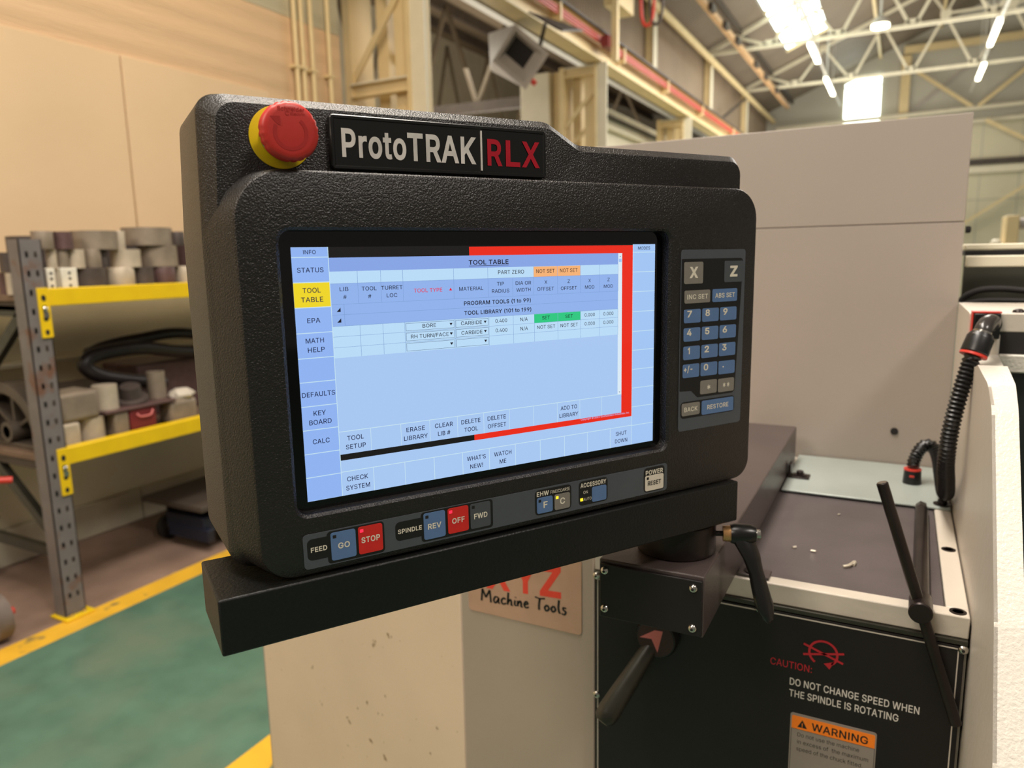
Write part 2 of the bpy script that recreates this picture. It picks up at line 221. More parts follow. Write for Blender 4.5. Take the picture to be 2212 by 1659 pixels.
'8':(453,['226 -7 178 -2 136 11 101 33 74 62 57 96 52 135 55 166 65 195 81 220 101 241 125 256 153 265 153 267 119 282 93 308 76 342 70 380 75 417 90 450 114 477 146 498 184 511 226 516 269 511 306 498 337 477 361 450 377 417 382 380 376 342 359 308 333 282 300 267 300 265 327 256 351 241 372 220 387 195 397 166 401 135 395 96 378 62 352 33 317 11 275 -2', '226 49 258 52 285 60 307 74 323 91 333 113 337 139 333 165 322 189 305 208 283 223 256 232 226 235 196 232 169 223 147 208 130 189 119 165 115 139 119 113 129 91 145 74 167 60 195 52', '226 290 274 300 307 330 316 351 319 376 308 420 275 449 226 460 177 449 145 420 136 399 133 376 136 351 145 330 178 300']),
'9':(453,['226 516 271 510 310 494 343 468 368 434 384 393 389 347 385 309 373 270 350 224 315 168 200 0 130 0 301 248 307 248 287 221 257 202 218 195 175 199 137 214 106 237 83 269 68 307 64 352 69 397 85 436 110 469 143 494 182 510', '226 460 199 457 174 446 154 429 138 407 129 381 125 352 129 322 138 295 154 274 174 257 199 247 226 243 254 247 279 257 299 273 314 295 324 321 327 350 324 381 314 407 299 429 279 446 254 457']),
'#':(440,['242 0 326 509 377 509 294 0', '10 140 19 192 400 192 391 140', '64 0 147 509 198 509 115 0', '40 316 49 368 429 368 421 316']),
'(':(273,['89 207 92 264 101 324 109 364 119 403 132 441 153 494 177 539 236 539 212 485 191 428 174 370 161 313 154 258 151 207 154 161 160 115 172 67 188 16 202 -19 218 -57 236 -96 177 -96 150 -46 128 4 111 55 99 106 92 156']),
')':(273,['37 -96 56 -56 72 -18 86 18 102 69 113 116 120 162 122 207 119 258 112 313 99 370 82 428 62 485 37 539 97 539 121 494 142 441 154 403 164 364 173 323 181 264 184 207 182 156 174 104 161 53 144 3 123 -47 97 -96']),
'/':(249,['235 533 71 -76 14 -76 178 533']),
'.':(188,['95 -4 63 9 50 41 63 73 95 87 128 73 141 41 128 9']),
':':(188,['95 -4 63 9 50 41 63 73 95 87 128 73 141 41 128 9', '95 271 63 284 50 316 63 349 95 362 128 349 141 316 128 284']),
'!':(196,['67 160 63 509 132 509 128 160', '98 -4 66 9 52 41 66 73 98 86 130 73 143 41 130 9']),
"'":(206,['78 318 70 509 136 509 128 318']),
'+':(453,['198 34 198 364 255 364 255 34', '61 172 61 226 391 226 391 172']),
'-':(453,['337 244 337 188 114 188 114 244']),
'*':(453,['201 223 206 331 114 272 89 315 186 365 89 415 114 459 206 400 201 509 250 509 246 400 337 459 362 415 266 365 362 315 337 272 246 331 250 223']),
'©':(637,['173 254 178 293 193 328 216 358 247 382 282 397 321 402 355 398 386 386 414 368 436 345 452 317 460 286 400 286 391 309 372 328 348 340 321 344 276 332 243 299 234 278 231 254 234 230 243 209 276 177 321 165 347 169 370 181 386 199 395 223 455 223 447 191 432 163 411 140 385 122 355 110 321 107 282 112 247 126 216 150 193 180 178 215', '318 -8 266 -3 216 12 172 37 133 69 101 108 76 153 61 202 56 254 61 307 76 356 101 401 133 440 172 472 216 496 266 511 318 517 371 511 420 496 465 472 504 440 536 401 560 356 575 307 580 254 575 202 560 153 536 108 504 69 465 37 420 12 371 -3', '318 51 359 55 397 67 432 86 462 111 487 141 506 176 517 214 521 254 517 295 506 333 487 368 462 398 432 423 397 442 359 454 318 457 278 454 240 442 205 423 175 398 150 368 131 333 119 295 115 254 119 214 131 176 150 141 175 111 205 86 240 67 278 55']),
',':(188,['38 -119 68 71 137 71 84 -119']),
' ':(188,[]),
}
_fonts = {}
def glyph(ch, bold):
    key = (ch, bold)
    if key in _fonts: return _fonts[key]
    adv, loops = FONT[ch]; L = []
    for lp in loops:
        q = [int(v)/1000 for v in lp.split()]; P = [Vector((q[i], q[i+1])) for i in range(0, len(q), 2)]
        if bold:                                  # push the outline out to the left of its direction
            n = len(P); Q = []
            for i in range(n):
                d0 = (P[i]-P[i-1]).normalized(); d1 = (P[(i+1) % n]-P[i]).normalized()
                n0 = Vector((-d0.y, d0.x)); n1 = Vector((-d1.y, d1.x)); b = n0+n1; L2 = b.length_squared
                b = b*(2/L2) if L2 > 0.35 else (n0+n1)*1.2
                Q.append(P[i]+b*bold)
            P = Q
        L.append(P)
    V = [p for P in L for p in P]; E = []; k = 0
    for P in L: E += [(k+i, k+(i+1) % len(P)) for i in range(len(P))]; k += len(P)
    if V:
        ov, oe, of, *_ = delaunay_2d_cdt(V, E, [], 0, 1e-6)
        def winding(c):
            w = 0
            for P in L:
                for i in range(len(P)):
                    p, q = P[i-1], P[i]
                    if p.y <= c.y < q.y and (q-p).cross(c-p) > 0: w += 1
                    elif q.y <= c.y < p.y and (q-p).cross(c-p) < 0: w -= 1
            return w
        F = [tuple(f) for f in of if winding(sum((ov[i] for i in f), Vector((0, 0)))/len(f)) != 0]
        V = [(p.x, p.y) for p in ov]
        use = sorted({i for f in F for i in f}); mp = {o: i for i, o in enumerate(use)}
        V = [V[i] for i in use]; F = [tuple(mp[i] for i in f) for f in F]
    else: V, F = [], []
    _fonts[key] = (adv/1000+bold*1.6, V, F); return _fonts[key]
def glyphs(s, bold=0.0):
    """flat mesh of a line of lettering, optionally emboldened"""
    V = []; F = []; x = 0.0
    for ch in s:
        adv, v, f = glyph(ch, bold*0.75); k = len(V)
        V += [(p[0]+x, p[1]) for p in v]; F += [tuple(i+k for i in q) for q in f]; x += adv
    return V, F
CAP = 0.509

class MB:
    def __init__(s): s.v = []; s.f = []; s.m = []; s.mats = []
    def mi(s, m):
        if m not in s.mats: s.mats.append(m)
        return s.mats.index(m)
    def add(s, V, F, m):
        b = len(s.v); k = s.mi(m)
        s.v += [tuple(p) for p in V]; s.f += [tuple(i+b for i in f) for f in F]; s.m += [k]*len(F); return s
    def box(s, x0, x1, y0, y1, z0, z1, m):
        V = [(x, y, z) for x in (x0, x1) for y in (y0, y1) for z in (z0, z1)]
        return s.add(V, [(0,1,3,2),(4,6,7,5),(0,4,5,1),(2,3,7,6),(0,2,6,4),(1,5,7,3)], m)
    def bar(s, p0, p1, w, h, m, up=(0,0,1)):     # rectangular bar along p0-p1, w sideways, h along up
        p0 = Vector(p0); p1 = Vector(p1); d = (p1-p0).normalized(); up = Vector(up)
        if abs(d.dot(up)) > 0.99: up = Vector((1,0,0))
        a = d.cross(up).normalized(); b = a.cross(d).normalized()
        V = [p+sx*a*w/2+sz*b*h/2 for p in (p0,p1) for sx,sz in ((-1,-1),(1,-1),(1,1),(-1,1))]
        return s.add(V, [(0,1,2,3),(7,6,5,4),(0,4,5,1),(1,5,6,2),(2,6,7,3),(3,7,4,0)], m)
    def loft(s, rings, m, cap0=True, cap1=True):
        n = len(rings[0]); V = [p for r in rings for p in r]; F = []
        for i in range(len(rings)-1):
            for j in range(n):
                k = (j+1) % n; F.append((i*n+j, i*n+k, (i+1)*n+k, (i+1)*n+j))
        if cap0: F.append(tuple(reversed(range(n))))
        if cap1: F.append(tuple((len(rings)-1)*n+j for j in range(n)))
        return s.add(V, F, m)
    def lathe(s, p, axis, prof, m, n=24, cap0=True, cap1=True):   # prof: [(distance along axis, radius)]
        p = Vector(p); a = Vector(axis).normalized()
        u = a.orthogonal().normalized(); w = a.cross(u)
        rings = [[p+a*d+(u*math.cos(2*math.pi*j/n)+w*math.sin(2*math.pi*j/n))*max(r,1e-5) for j in range(n)] for d, r in prof]
        return s.loft(rings, m, cap0, cap1)
    def cyl(s, p0, p1, r, m, n=20, r1=None):
        p0 = Vector(p0); p1 = Vector(p1); L = (p1-p0).length
        return s.lathe(p0, p1-p0, [(0, r), (L, r if r1 is None else r1)], m, n)
    def pipe(s, p0, p1, r, ri, m, n=28):         # thick-walled tube
        p0 = Vector(p0); p1 = Vector(p1); L = (p1-p0).length
        return s.lathe(p0, p1-p0, [(0.02*L, ri), (0, ri), (0, r), (L, r), (L, ri), (0.02*L, ri)], m, n, True, True)
    def tube(s, pts, r, m, n=12, ribs=None):
        P = catmull(pts) if len(pts) > 2 else [Vector(p) for p in pts]
        if ribs: P = resample(P, ribs[0]/2)
        rings = []; up = None
        for i, p in enumerate(P):
            t = (P[min(i+1, len(P)-1)]-P[max(i-1, 0)]).normalized()
            if up is None: up = t.orthogonal().normalized()
            up = (up - t*up.dot(t)).normalized(); w = t.cross(up)
            rr = r + (ribs[1]*(1 if i % 2 else -1) if ribs else 0)
            rings.append([p+(up*math.cos(2*math.pi*j/n)+w*math.sin(2*math.pi*j/n))*rr for j in range(n)])
        return s.loft(rings, m)
    def prism(s, pts, fn, d0, d1, m):            # 2D outline pts, fn(x, y, d) -> 3D
        return s.loft([[fn(x, y, d0) for x, y in pts], [fn(x, y, d1) for x, y in pts]], m)
    def poly(s, pts, m): return s.add(pts, [tuple(range(len(pts)))], m)
    def dome(s, p, axis, r, h, m, n=14):
        return s.lathe(p, axis, [(0, r), (h*0.45, r*0.93), (h*0.8, r*0.62), (h, r*0.12)], m, n)
    def text(s, t, fn, xc, yc, width, cap, m, bold=0.0, slope=0.0):
        V, F = glyphs(t, bold)
        x0 = min(v[0] for v in V); x1 = max(v[0] for v in V)
        kx = width/(x1-x0); ky = cap/CAP
        return s.add([fn(xc+(v[0]-(x0+x1)/2)*kx, yc+(v[1]-CAP/2)*ky + slope*(v[0]-(x0+x1)/2)*kx) for v in V], F, m)
    def stroke(s, pts, fn, w, m, pen=0.6):       # calligraphic flat stroke in a plane
        P = catmull([(x, y, 0) for x, y in pts], 6) if len(pts) > 2 else [Vector((x, y, 0)) for x, y in pts]
        L = []; Rr = []
        for i, p in enumerate(P):
            t = (P[min(i+1, len(P)-1)]-P[max(i-1, 0)]).normalized(); n = Vector((-t.y, t.x, 0))
            k = w/2*(pen+(1-pen)*abs(n.x)); L.append(p+n*k); Rr.append(p-n*k)
        V = [fn(q.x, q.y) for q in L]+[fn(q.x, q.y) for q in Rr]; n = len(L)
        return s.add(V, [(i, i+1, n+i+1, n+i) for i in range(n-1)], m)
    def build(s, name, parent=None, bevel=0.0, local=False, seg=2, sharp=38, org=None):
        me = bpy.data.meshes.new(name)
        root = parent
        while root is not None and root.parent is not None: root = root.parent
        off = Vector((0,0,0))
        if parent is not None and not local: off = Vector(root.location)
        if parent is None:
            xs = [p[0] for p in s.v]; ys = [p[1] for p in s.v]; zs = [p[2] for p in s.v]
            off = Vector(org) if org else Vector(((min(xs)+max(xs))/2, (min(ys)+max(ys))/2, min(zs)))
        me.from_pydata([tuple(Vector(p)-off) for p in s.v], [], s.f)
        for m in s.mats: me.materials.append(m)
        for p, k in zip(me.polygons, s.m): p.material_index = k; p.use_smooth = True
        bm = bmesh.new(); bm.from_mesh(me); bmesh.ops.recalc_face_normals(bm, faces=bm.faces) if not getattr(s, 'flat', False) else None
        bm.to_mesh(me); bm.free()
        me.set_sharp_from_angle(angle=R(sharp))
        o = bpy.data.objects.new(name, me); COL.objects.link(o)
        if parent is not None: o.parent = parent
        else: o.location = off
        if bevel:
            b = o.modifiers.new('bevel', 'BEVEL'); b.width = bevel; b.segments = seg; b.limit_method = 'ANGLE'; b.angle_limit = R(40)
            b.harden_normals = False
        return o
def catmull(pts, k=8):
    P = [Vector(p) for p in pts]; P = [2*P[0]-P[1]]+P+[2*P[-1]-P[-2]]; out = []
    for i in range(1, len(P)-2):
        for j in range(k):
            t = j/k; a, b, c, d = P[i-1], P[i], P[i+1], P[i+2]
            out.append(0.5*((2*b)+(c-a)*t+(2*a-5*b+4*c-d)*t*t+(3*b-a-3*c+d)*t**3))
    out.append(P[-2]); return out
def resample(P, step):
    out = [P[0]]; acc = 0.0
    for a, b in zip(P, P[1:]):
        L = (b-a).length; t = step-acc
        while t <= L: out.append(a+(b-a)*(t/L)); t += step
        acc = L-(t-step)
    return out
def rr(x0, x1, y0, y1, r, k=6):                  # rounded rectangle, radii order BL, BR, TR, TL
    if not isinstance(r, (tuple, list)): r = (r,)*4
    out = []
    for (cx, cy, a0, q) in ((x0+r[0], y0+r[0], 180, r[0]), (x1-r[1], y0+r[1], 270, r[1]), (x1-r[2], y1-r[2], 0, r[2]), (x0+r[3], y1-r[3], 90, r[3])):
        for j in range(k+1):
            a = R(a0+90*j/k); out.append((cx+q*math.cos(a), cy+q*math.sin(a)))
    return out
def round_poly(pts, radii, k=6):                 # fillet the corners of a polygon
    n = len(pts); out = []
    for i in range(n):
        p = Vector(pts[i]); a = (Vector(pts[i-1])-p); b = (Vector(pts[(i+1) % n])-p); q = radii[i]
        la, lb = a.length, b.length; a.normalize(); b.normalize()
        half = a.angle(b)/2; t = min(q/math.tan(half), la*0.48, lb*0.48); q = t*math.tan(half)
        c = p+(a+b).normalized()*(q/math.sin(half)); s0 = p+a*t-c; s1 = p+b*t-c
        a0 = math.atan2(s0.y, s0.x); a1 = math.atan2(s1.y, s1.x); d = (a1-a0+math.pi) % (2*math.pi)-math.pi
        for j in range(k+1):
            x = a0+d*j/k; out.append((c.x+q*math.cos(x), c.y+q*math.sin(x)))
    return out
def thing(name, label, cat, loc, group=None, rotz=0.0):
    o = bpy.data.objects.new(name, None); COL.objects.link(o); o.location = loc; o.rotation_euler = (0, 0, rotz)
    o.empty_display_size = 0.1; tag(o, label, cat, group)
    bpy.context.view_layer.update(); return o
def tag(o, label, cat, group=None):
    o['label'] = label; o['category'] = cat
    if group: o['group'] = group
    return o
def struct(o): o['kind'] = 'structure'; return o
def part_label(o, label): o['label'] = label; return o

# ------------------------------------------------------------------ setting: floor, walls, roof
M_FLOOR = mat('green_painted_floor', (84, 116, 100), 0.30, var=0.16, vscale=7.0, bump=(30, 0.0006), spots=((104, 122, 104), 3.2, 0.44, 0.72))
M_CONC = mat('brown_bare_concrete', (142, 118, 104), 0.5, var=0.22, vscale=4.0, bump=(40, 0.001), spots=((196, 160, 110), 3.0, 0.62, 0.75))
M_LINE = mat('yellow_floor_line', (226, 176, 52), 0.45, var=0.08, vscale=9, spots=((150, 126, 72), 11, 0.62, 0.72))
m = MB()
m.box(-2.97, 12, -5, 27.1, -0.2, 0, M_FLOOR); m.box(-14, -3.10, -5, 27.1, -0.2, 0, M_CONC)
m.box(-3.10, -2.97, -5, 27.1, -0.2, 0.0006, M_LINE); m.box(-1.72, -1.60, -5, 9, -0.1, 0.0006, M_LINE)
struct(m.build('floor'))

M_WALLUP = wave(mat('board_marked_concrete_paint', (216, 184, 146), 0.65, var=0.07, vscale=1.2, bump=(26, 0.004), stretch=(1, 0.25, 5)), 2.2, 0.004)
M_WALLTOP = wave(mat('grey_green_upper_wall', (184, 176, 150), 0.65, var=0.08, vscale=1.4, bump=(26, 0.004), stretch=(1, 0.25, 5)), 2.2, 0.004)  # greyer green tone above the peach part of the wall
M_WALLPANEL = mat('smooth_cream_wall_board', (222, 194, 156), 0.55, var=0.04, vscale=1.5, bump=(18, 0.001))
M_WALLLOW = mat('lower_wall_shade_tint', (230, 222, 194), 0.6, var=0.07, vscale=2.0, bump=(20, 0.002))  # less warm tint, lack of warm lamp light below the shelf put into colour
M_BLOCK = mat('white_block_plinth', (196, 188, 166), 0.6, var=0.10, vscale=5, bump=(30, 0.002))
m = MB()
m.box(-4.26, -4.03, -5, 4.84, 0, 3.25, M_WALLUP); m.box(-4.26, -4.03, -5, 4.84, 3.25, 9.0, M_WALLTOP)
m.box(-4.03, -4.0, -5, 2.895, 1.40, 2.686, M_WALLPANEL); m.box(-4.03, -4.0, 2.905, 4.02, 1.40, 2.686, M_WALLPANEL); m.box(-4.03, -3.995, -5, 4.84, 1.03, 1.40, M_WALLLOW)
m.box(-4.03, -3.99, -5, 4.84, 0, 1.01, M_WALLLOW)
struct(m.build('wall_left', bevel=0.004))
m = MB()
for i in range(11):
    y = -1.2+i*0.49; m.box(-3.99, -3.955, y, y+0.482, 0, 0.19, M_BLOCK)
struct(m.build('baseboard_left', bevel=0.008))
m = MB(); m.box(-4.0, -3.94, -5, 4.0, 1.005, 1.03, M_WALLLOW); struct(m.build('trim_1', bevel=0.004))

M_SHEET = wave(mat('brown_corrugated_sheet', (158, 138, 116), 0.6, var=0.10, vscale=1.5), 5.0, 0.03, 'Y')
M_ROOF = wave(mat('grey_roof_sheet', (128, 114, 98), 0.6, var=0.16, vscale=0.9), 3.2, 0.03, 'Y')
M_GABLE = mat('gable_wall_sheet', (188, 184, 170), 0.6, var=0.06, vscale=0.8)
M_GABLELOW = mat('gable_lower_cream', (212, 205, 178), 0.6, var=0.05, vscale=0.9)
m = MB(); m.box(-4.42, -4.36, 5.0, 27.0, 4.45, 6.1, M_SHEET); struct(m.build('wall_upper'))
SL = 0.417
def roofz(x): return 6.22+SL*(x+4.25)
# main roof: sheets around the rooflight opening, ridge at x=4
m = MB()
def slab(x0, x1, y0, y1, mt, t=0.08):
    z0, z1 = roofz(x0), roofz(x1)
    V = [(x0,y0,z0),(x1,y0,z1),(x1,y1,z1),(x0,y1,z0),(x0,y0,z0+t),(x1,y0,z1+t),(x1,y1,z1+t),(x0,y1,z0+t)]
    m.add(V, [(3,2,1,0),(4,5,6,7),(0,1,5,4),(1,2,6,5),(2,3,7,6),(3,0,4,7)], mt)
LX0, LX1, LY0, LY1 = -3.05, -2.05, 14.5, 21.6
slab(-4.5, LX0, 3.0, 27.1, M_ROOF); slab(LX1, 4.0, 3.0, 27.1, M_ROOF)
slab(LX0, LX1, 3.0, LY0, M_ROOF); slab(LX0, LX1, LY1, 27.1, M_ROOF)
z4 = roofz(4.0)
m.add([(4,3,z4),(12,3,z4-8*SL),(12,27.1,z4-8*SL),(4,27.1,z4)], [(0,1,2,3)], M_ROOF)
struct(m.build('ceiling'))
m = MB()
for k in range(4):                                # rooflight panes with bars
    y0 = LY0+0.02+k*(LY1-LY0)/4; y1 = LY0-0.06+(k+1)*(LY1-LY0)/4
    for x0, x1 in ((LX0+0.02, -2.42), (-2.36, LX1-0.02)):
        V = [(x0,y0,roofz(x0)+0.05),(x1,y0,roofz(x1)+0.05),(x1,y1,roofz(x1)+0.05),(x0,y1,roofz(x0)+0.05)]
        m.poly(V, M_SKY)
struct(m.build('window_1'))
m = MB()
for y in [LY0+k*(LY1-LY0)/4 for k in range(5)]: m.bar((LX0, y, roofz(LX0)+0.02), (LX1, y, roofz(LX1)+0.02), 0.05, 0.05, M_CREAM)
m.bar((-2.39, LY0, roofz(-2.39)), (-2.39, LY1, roofz(-2.39)), 0.08, 0.05, M_ALLOY)
struct(m.build('trim_2'))
# gable wall with tall glazing
m = MB()
G = 27.05
m.prism([(-14, 5.35), (12, 5.35), (12, 6.5), (4, z4), (-4.5, roofz(-4.5)), (-4.5, 7.5), (-14, 7.5)], lambda x, z, d: (x, G+d, z), 0, 0.2, M_GABLE)
m.prism([(-14, 0), (12, 0), (12, 5.35), (-14, 5.35)], lambda x, z, d: (x, G+d, z), 0, 0.2, M_GABLELOW)
for x in (-3.2, -0.2, 1.9, 2.9, 4.5): m.box(x-0.015, x+0.015, G-0.012, G, 0, 6.9, M_GABLE)
m.box(-4.3, 12, G-0.05, G, 3.85, 3.95, M_GABLE); m.box(-4.3, 12, G-0.03, G, 3.0, 3.03, M_GABLE)
struct(m.build('wall_back'))
m = MB(); m.poly([(-1.98,G-0.04,5.55),(-0.93,G-0.04,5.55),(-0.93,G-0.04,7.0),(-1.55,G-0.04,6.95),(-1.98,G-0.04,6.78)], M_SKY)
struct(m.build('window_2'))
m = MB()
for z in (5.55, 5.72, 6.68): m.box(-2.02, -0.9, G-0.08, G-0.03, z-0.02, z+0.02, M_CREAMPALE)
for x in (-2.0, -0.91): m.box(x-0.025, x+0.025, G-0.08, G-0.03, 5.5, 6.95, M_CREAMPALE)
struct(m.build('trim_3'))
m = MB(); m.box(1.2, 6, G-0.2, G-0.02, 4.05, 4.2, M_DARKSTEEL); m.box(1.2, 6, G-0.25, G-0.02, 3.78, 3.98, M_CREAMPALE); struct(m.build('trim_4'))
# neighbouring bay beyond the wall line
M_BAYROOF = wave(mat('bay_roof_sheet', (150, 134, 112), 0.6, var=0.2, vscale=0.8), 3.2, 0.03, 'Y')
m = MB(); m.add([(-4.45,5.0,5.3),(-14,5.0,8.4),(-14,27,8.4),(-4.45,27,5.3)], [(0,1,2,3)], M_BAYROOF); struct(m.build('ceiling_bay'))
m = MB(); m.box(-12.2, -12, 4.9, 27, 0, 8, M_CREAMPALE); struct(m.build('wall_bay'))
m = MB(); m.box(-4.86, -4.42, 9.62, 9.9, 0, 4.0, M_CREAMPALE); m.box(-4.40, -4.2, 9.7, 9.9, 0, 4.0, M_CREAM); struct(m.build('trim_5', bevel=0.01))

m = MB(); m.box(-4.6, -4.5, 10.4, 26.9, 0, 3.95, M_CREAMPALE); struct(m.build('wall_partition'))
for z, r, lb in ((3.62, .05, 'lower pale service pipe under the crane girder'), (3.80, .035, 'upper pale service pipe under the crane girder')):
    m = MB(); m.cyl((-4.5+r, 10.5, z), (-4.5+r, 26.5, z), r, M_CREAMPALE if r > .04 else M_DARKSTEEL, 10); tag(m.build('service_pipe'), lb, 'pipe', 'service pipes along the partition')
# vertical conduits on the left wall
for k, (y, nm) in enumerate(((4.30, 'leftmost of four thin cream pipes running up the wall'), (4.37, 'second from the left of four thin cream wall pipes'), (4.47, 'third from the left of four thin cream wall pipes'), (4.66, 'rightmost thin cream wall pipe, standing apart from the other three'))):
    m = MB(); m.cyl((-3.985, y, 1.2), (-3.985, y, 6.0), 0.017, M_CREAM, 10)
    for z in (1.8, 2.9, 4.0): m.box(-4.03, -3.965, y-0.03, y+0.03, z, z+0.02, M_CREAM)
    tag(m.build('wall_pipe'), nm, 'pipe', 'thin pipes on the left wall')

# ------------------------------------------------------------------ steelwork
def column(y, label, x_front, top, hz, lacing, rear, mid):
    t = thing('lattice_column', label, 'column', (x_front, y+0.15, 0), 'lattice columns along the wall line')
    m = MB(); m.box(x_front-0.33, x_front-0.17, y+0.05, y+0.12, 0, top, M_CREAM); m.box(x_front-0.17, x_front-0.14, y-0.02, y+0.30, 0, top, M_CREAM)
    m.box(x_front-0.16, x_front, y, y+0.025, 0, top, M_CREAMPALE); m.build('front_leg', t)
    m = MB(); m.box(rear, rear+0.075, y, y+0.3, 0, top, M_CREAM); m.build('rear_leg', t)
    m = MB(); m.box(mid, mid+0.115, y+0.15, y+0.3, 0, top, M_CREAM); m.build('middle_leg', t)
    for z in hz:
        m = MB(); m.box(rear+0.075, x_front-0.165, y+0.02, y+0.05, z-0.1, z, M_CREAM); m.box(rear+0.075, x_front-0.165, y-0.03, y+0.06, z-0.015, z, M_CREAMPALE); m.box(rear+0.075, x_front-0.165, y-0.03, y+0.06, z-0.115, z-0.1, M_CREAM); m.build('cross_beam', t)
    for (a, za, b, zb, dy) in lacing:
        m = MB(); m.bar((a, y+dy, za), (b, y+dy, zb), 0.02, 0.055, M_CREAM); m.build('lacing_bar', t)
    return t
column(5.2, 'big cream lattice column standing at the end of the left wall', -3.47, 6.0, [2.98, 4.9], [(-4.25, 2.98, -3.75, 3.6, 0.03), (-3.75, 3.6, -4.25, 4.3, 0.03), (-4.25, 4.3, -3.75, 4.9, 0.03), (-3.96, 3.15, -3.72, 3.42, 0.26)], -4.29, -4.05)
column(9.6, 'cream column with bracket carrying the crane girder behind the console', -3.58, 4.02, [4.0, 2.9], [(-4.18, 3.25, -3.72, 3.75, 0.03), (-4.18, 2.95, -3.72, 3.4, 0.10), (-4.18, 2.0, -3.72, 2.9, 0.03)], -4.26, -4.12)
column(14.1, 'short-looking cream column under the far end of the crane girder', -3.60, 4.02, [4.0], [(-4.18, 3.2, -3.74, 3.8, 0.03)], -4.26, -4.12)

t = thing('crane_girder', 'long cream crane runway girder with red conductor bars running away high up', 'crane girder', (-3.75, 14, 4.03))
m = MB(); m.box(-3.86, -3.64, 3.6, 26.5, 4.03, 4.06, M_CREAM); m.box(-3.86, -3.64, 3.6, 26.5, 4.37, 4.40, M_CREAM); m.box(-3.76, -3.74, 3.6, 26.5, 4.06, 4.37, M_CREAM); m.build('girder_beam', t)
m = MB(); m.box(-3.79, -3.72, 3.6, 26.5, 4.40, 4.46, M_CREAMPALE); m.build('rail', t)
for k, z in enumerate((4.235, 4.268, 4.301)):
    m = MB(); m.box(-3.66, -3.635, 3.6, 26.5, z, z+0.022, M_BUSBAR); m.build('conductor_bar', t)
m = MB(); m.box(-3.66, -3.60, 3.6, 26.5, 4.372, 4.40, M_DARKSTEEL); m.build('conductor_cover', t)
for y in (6.2, 8.2, 10.4, 12.6, 15.0, 18.0):
    m = MB(); m.box(-3.74, -3.61, y, y+0.04, 4.17, 4.37, M_CREAM); m.build('conductor_bracket', t)

t = thing('hoist_collector', 'cream hoist bracket with hanging cable loops above the crane girder', 'hoist', (-3.45, 9.7, 4.5))
m = MB(); m.box(-3.5, -3.42, 9.55, 9.62, 4.0, 5.2, M_CREAM); m.build('bracket_arm', t)
m = MB(); m.box(-3.62, -3.42, 9.6, 10.2, 4.7, 5.3, M_CREAM); m.build('motor_box', t)
m = MB(); m.box(-3.60, -3.50, 9.45, 9.75, 4.16, 4.30, mat('dark_red_shoe', (120, 44, 44), 0.5)); m.build('collector_shoe', t)
for dx, c in ((0.0, M_REDRING), (0.12, M_DARKSTEEL)):
    m = MB(); m.tube([(-3.36+dx, 10.3, 5.3), (-3.34+dx, 10.3, 4.72), (-3.26+dx, 10.3, 4.58), (-3.18+dx, 10.3, 4.72), (-3.16+dx, 10.3, 5.3)], 0.022, c, 8); m.build('cable_loop', t)

t = thing('unit_heater', 'grey square unit heater hung tilted below the crane girder', 'heater', (-3.8, 7.6, 3.3))
a = R(-41); ca, sa = math.cos(a), math.sin(a)
def hp(u, v, d): return (-3.78+u*ca-v*sa-d*0.62, 7.5+d*0.8, 3.64+u*sa+v*ca+d*0.22)
m = MB()
w, h = 0.265, 0.22
o4 = [(-w,-h),(w,-h),(w,h),(-w,h)]; i4 = [(-w+.045,-h+.045),(w-.045,-h+.045),(w-.045,h-.045),(-w+.045,h-.045)]
m.loft([[hp(x,y,0.12) for x,y in [(q[0]*.66-.02,q[1]*.6+.05) for q in i4]],[hp(x,y,0.0) for x,y in i4],[hp(x,y,0) for x,y in o4],[(-4.40,7.95,3.676),(-4.0,7.95,3.45),(-3.72,7.95,3.80),(-4.42,7.95,4.083)]], M_GREYBOX, False, True); m.build('casing', t, sharp=20)
m = MB(); m.poly([hp(x*.66-.02,y*.6+.05,0.119) for x,y in i4], M_DARKHOLE); m.build('outlet_grille', t)
m = MB(); m.bar(hp(0.27,0.0,0.2), (-3.62, 7.8, 4.03), 0.03, 0.03, M_DARKSTEEL); m.build('hanger', t)
m = MB(); m.loft([[(a, b, c+d) for a, b, c in ((-3.58,7.3,4.00),(-3.20,7.3,3.76),(-3.24,7.95,3.93),(-3.56,7.95,4.00))] for d in (0, .02)], M_DARKSTEEL); m.build('mounting_plate', t)
m = MB(); m.cyl(hp(.27, -.1, .05), hp(.33, -.1, .05), 0.03, M_REDRING, 10); m.build('gas_cock', t)

# upper wall posts and eaves
for y, lb in ((13.7, 'nearest cream wall post above the crane girder'), (18.15, 'middle cream wall post, under the nearer roof truss'), (22.6, 'farthest cream wall post, under the farther roof truss')):
    m = MB(); m.box(-4.34, -4.20, y-0.09, y+0.09, 4.40, 6.08, M_CREAM); m.box(-4.20, -4.18, y-0.11, y+0.11, 4.40, 6.08, M_CREAMPALE)
    tag(m.build('wall_post'), lb, 'post', 'posts of the upper side wall')
m = MB(); m.cyl((-4.12, 5, 5.86), (-4.12, 26.9, 5.86), 0.07, M_CREAM, 12)
tag(m.build('eaves_pipe'), 'cream tubular eaves member running along the top of the corrugated side wall', 'beam')
m = MB(); m.bar((-4.16, 18.6, 4.6), (-4.16, 22.2, 5.8), 0.05, 0.05, M_DARKSTEEL); tag(m.build('wall_brace'), 'dark diagonal brace crossing the corrugated side wall', 'brace')

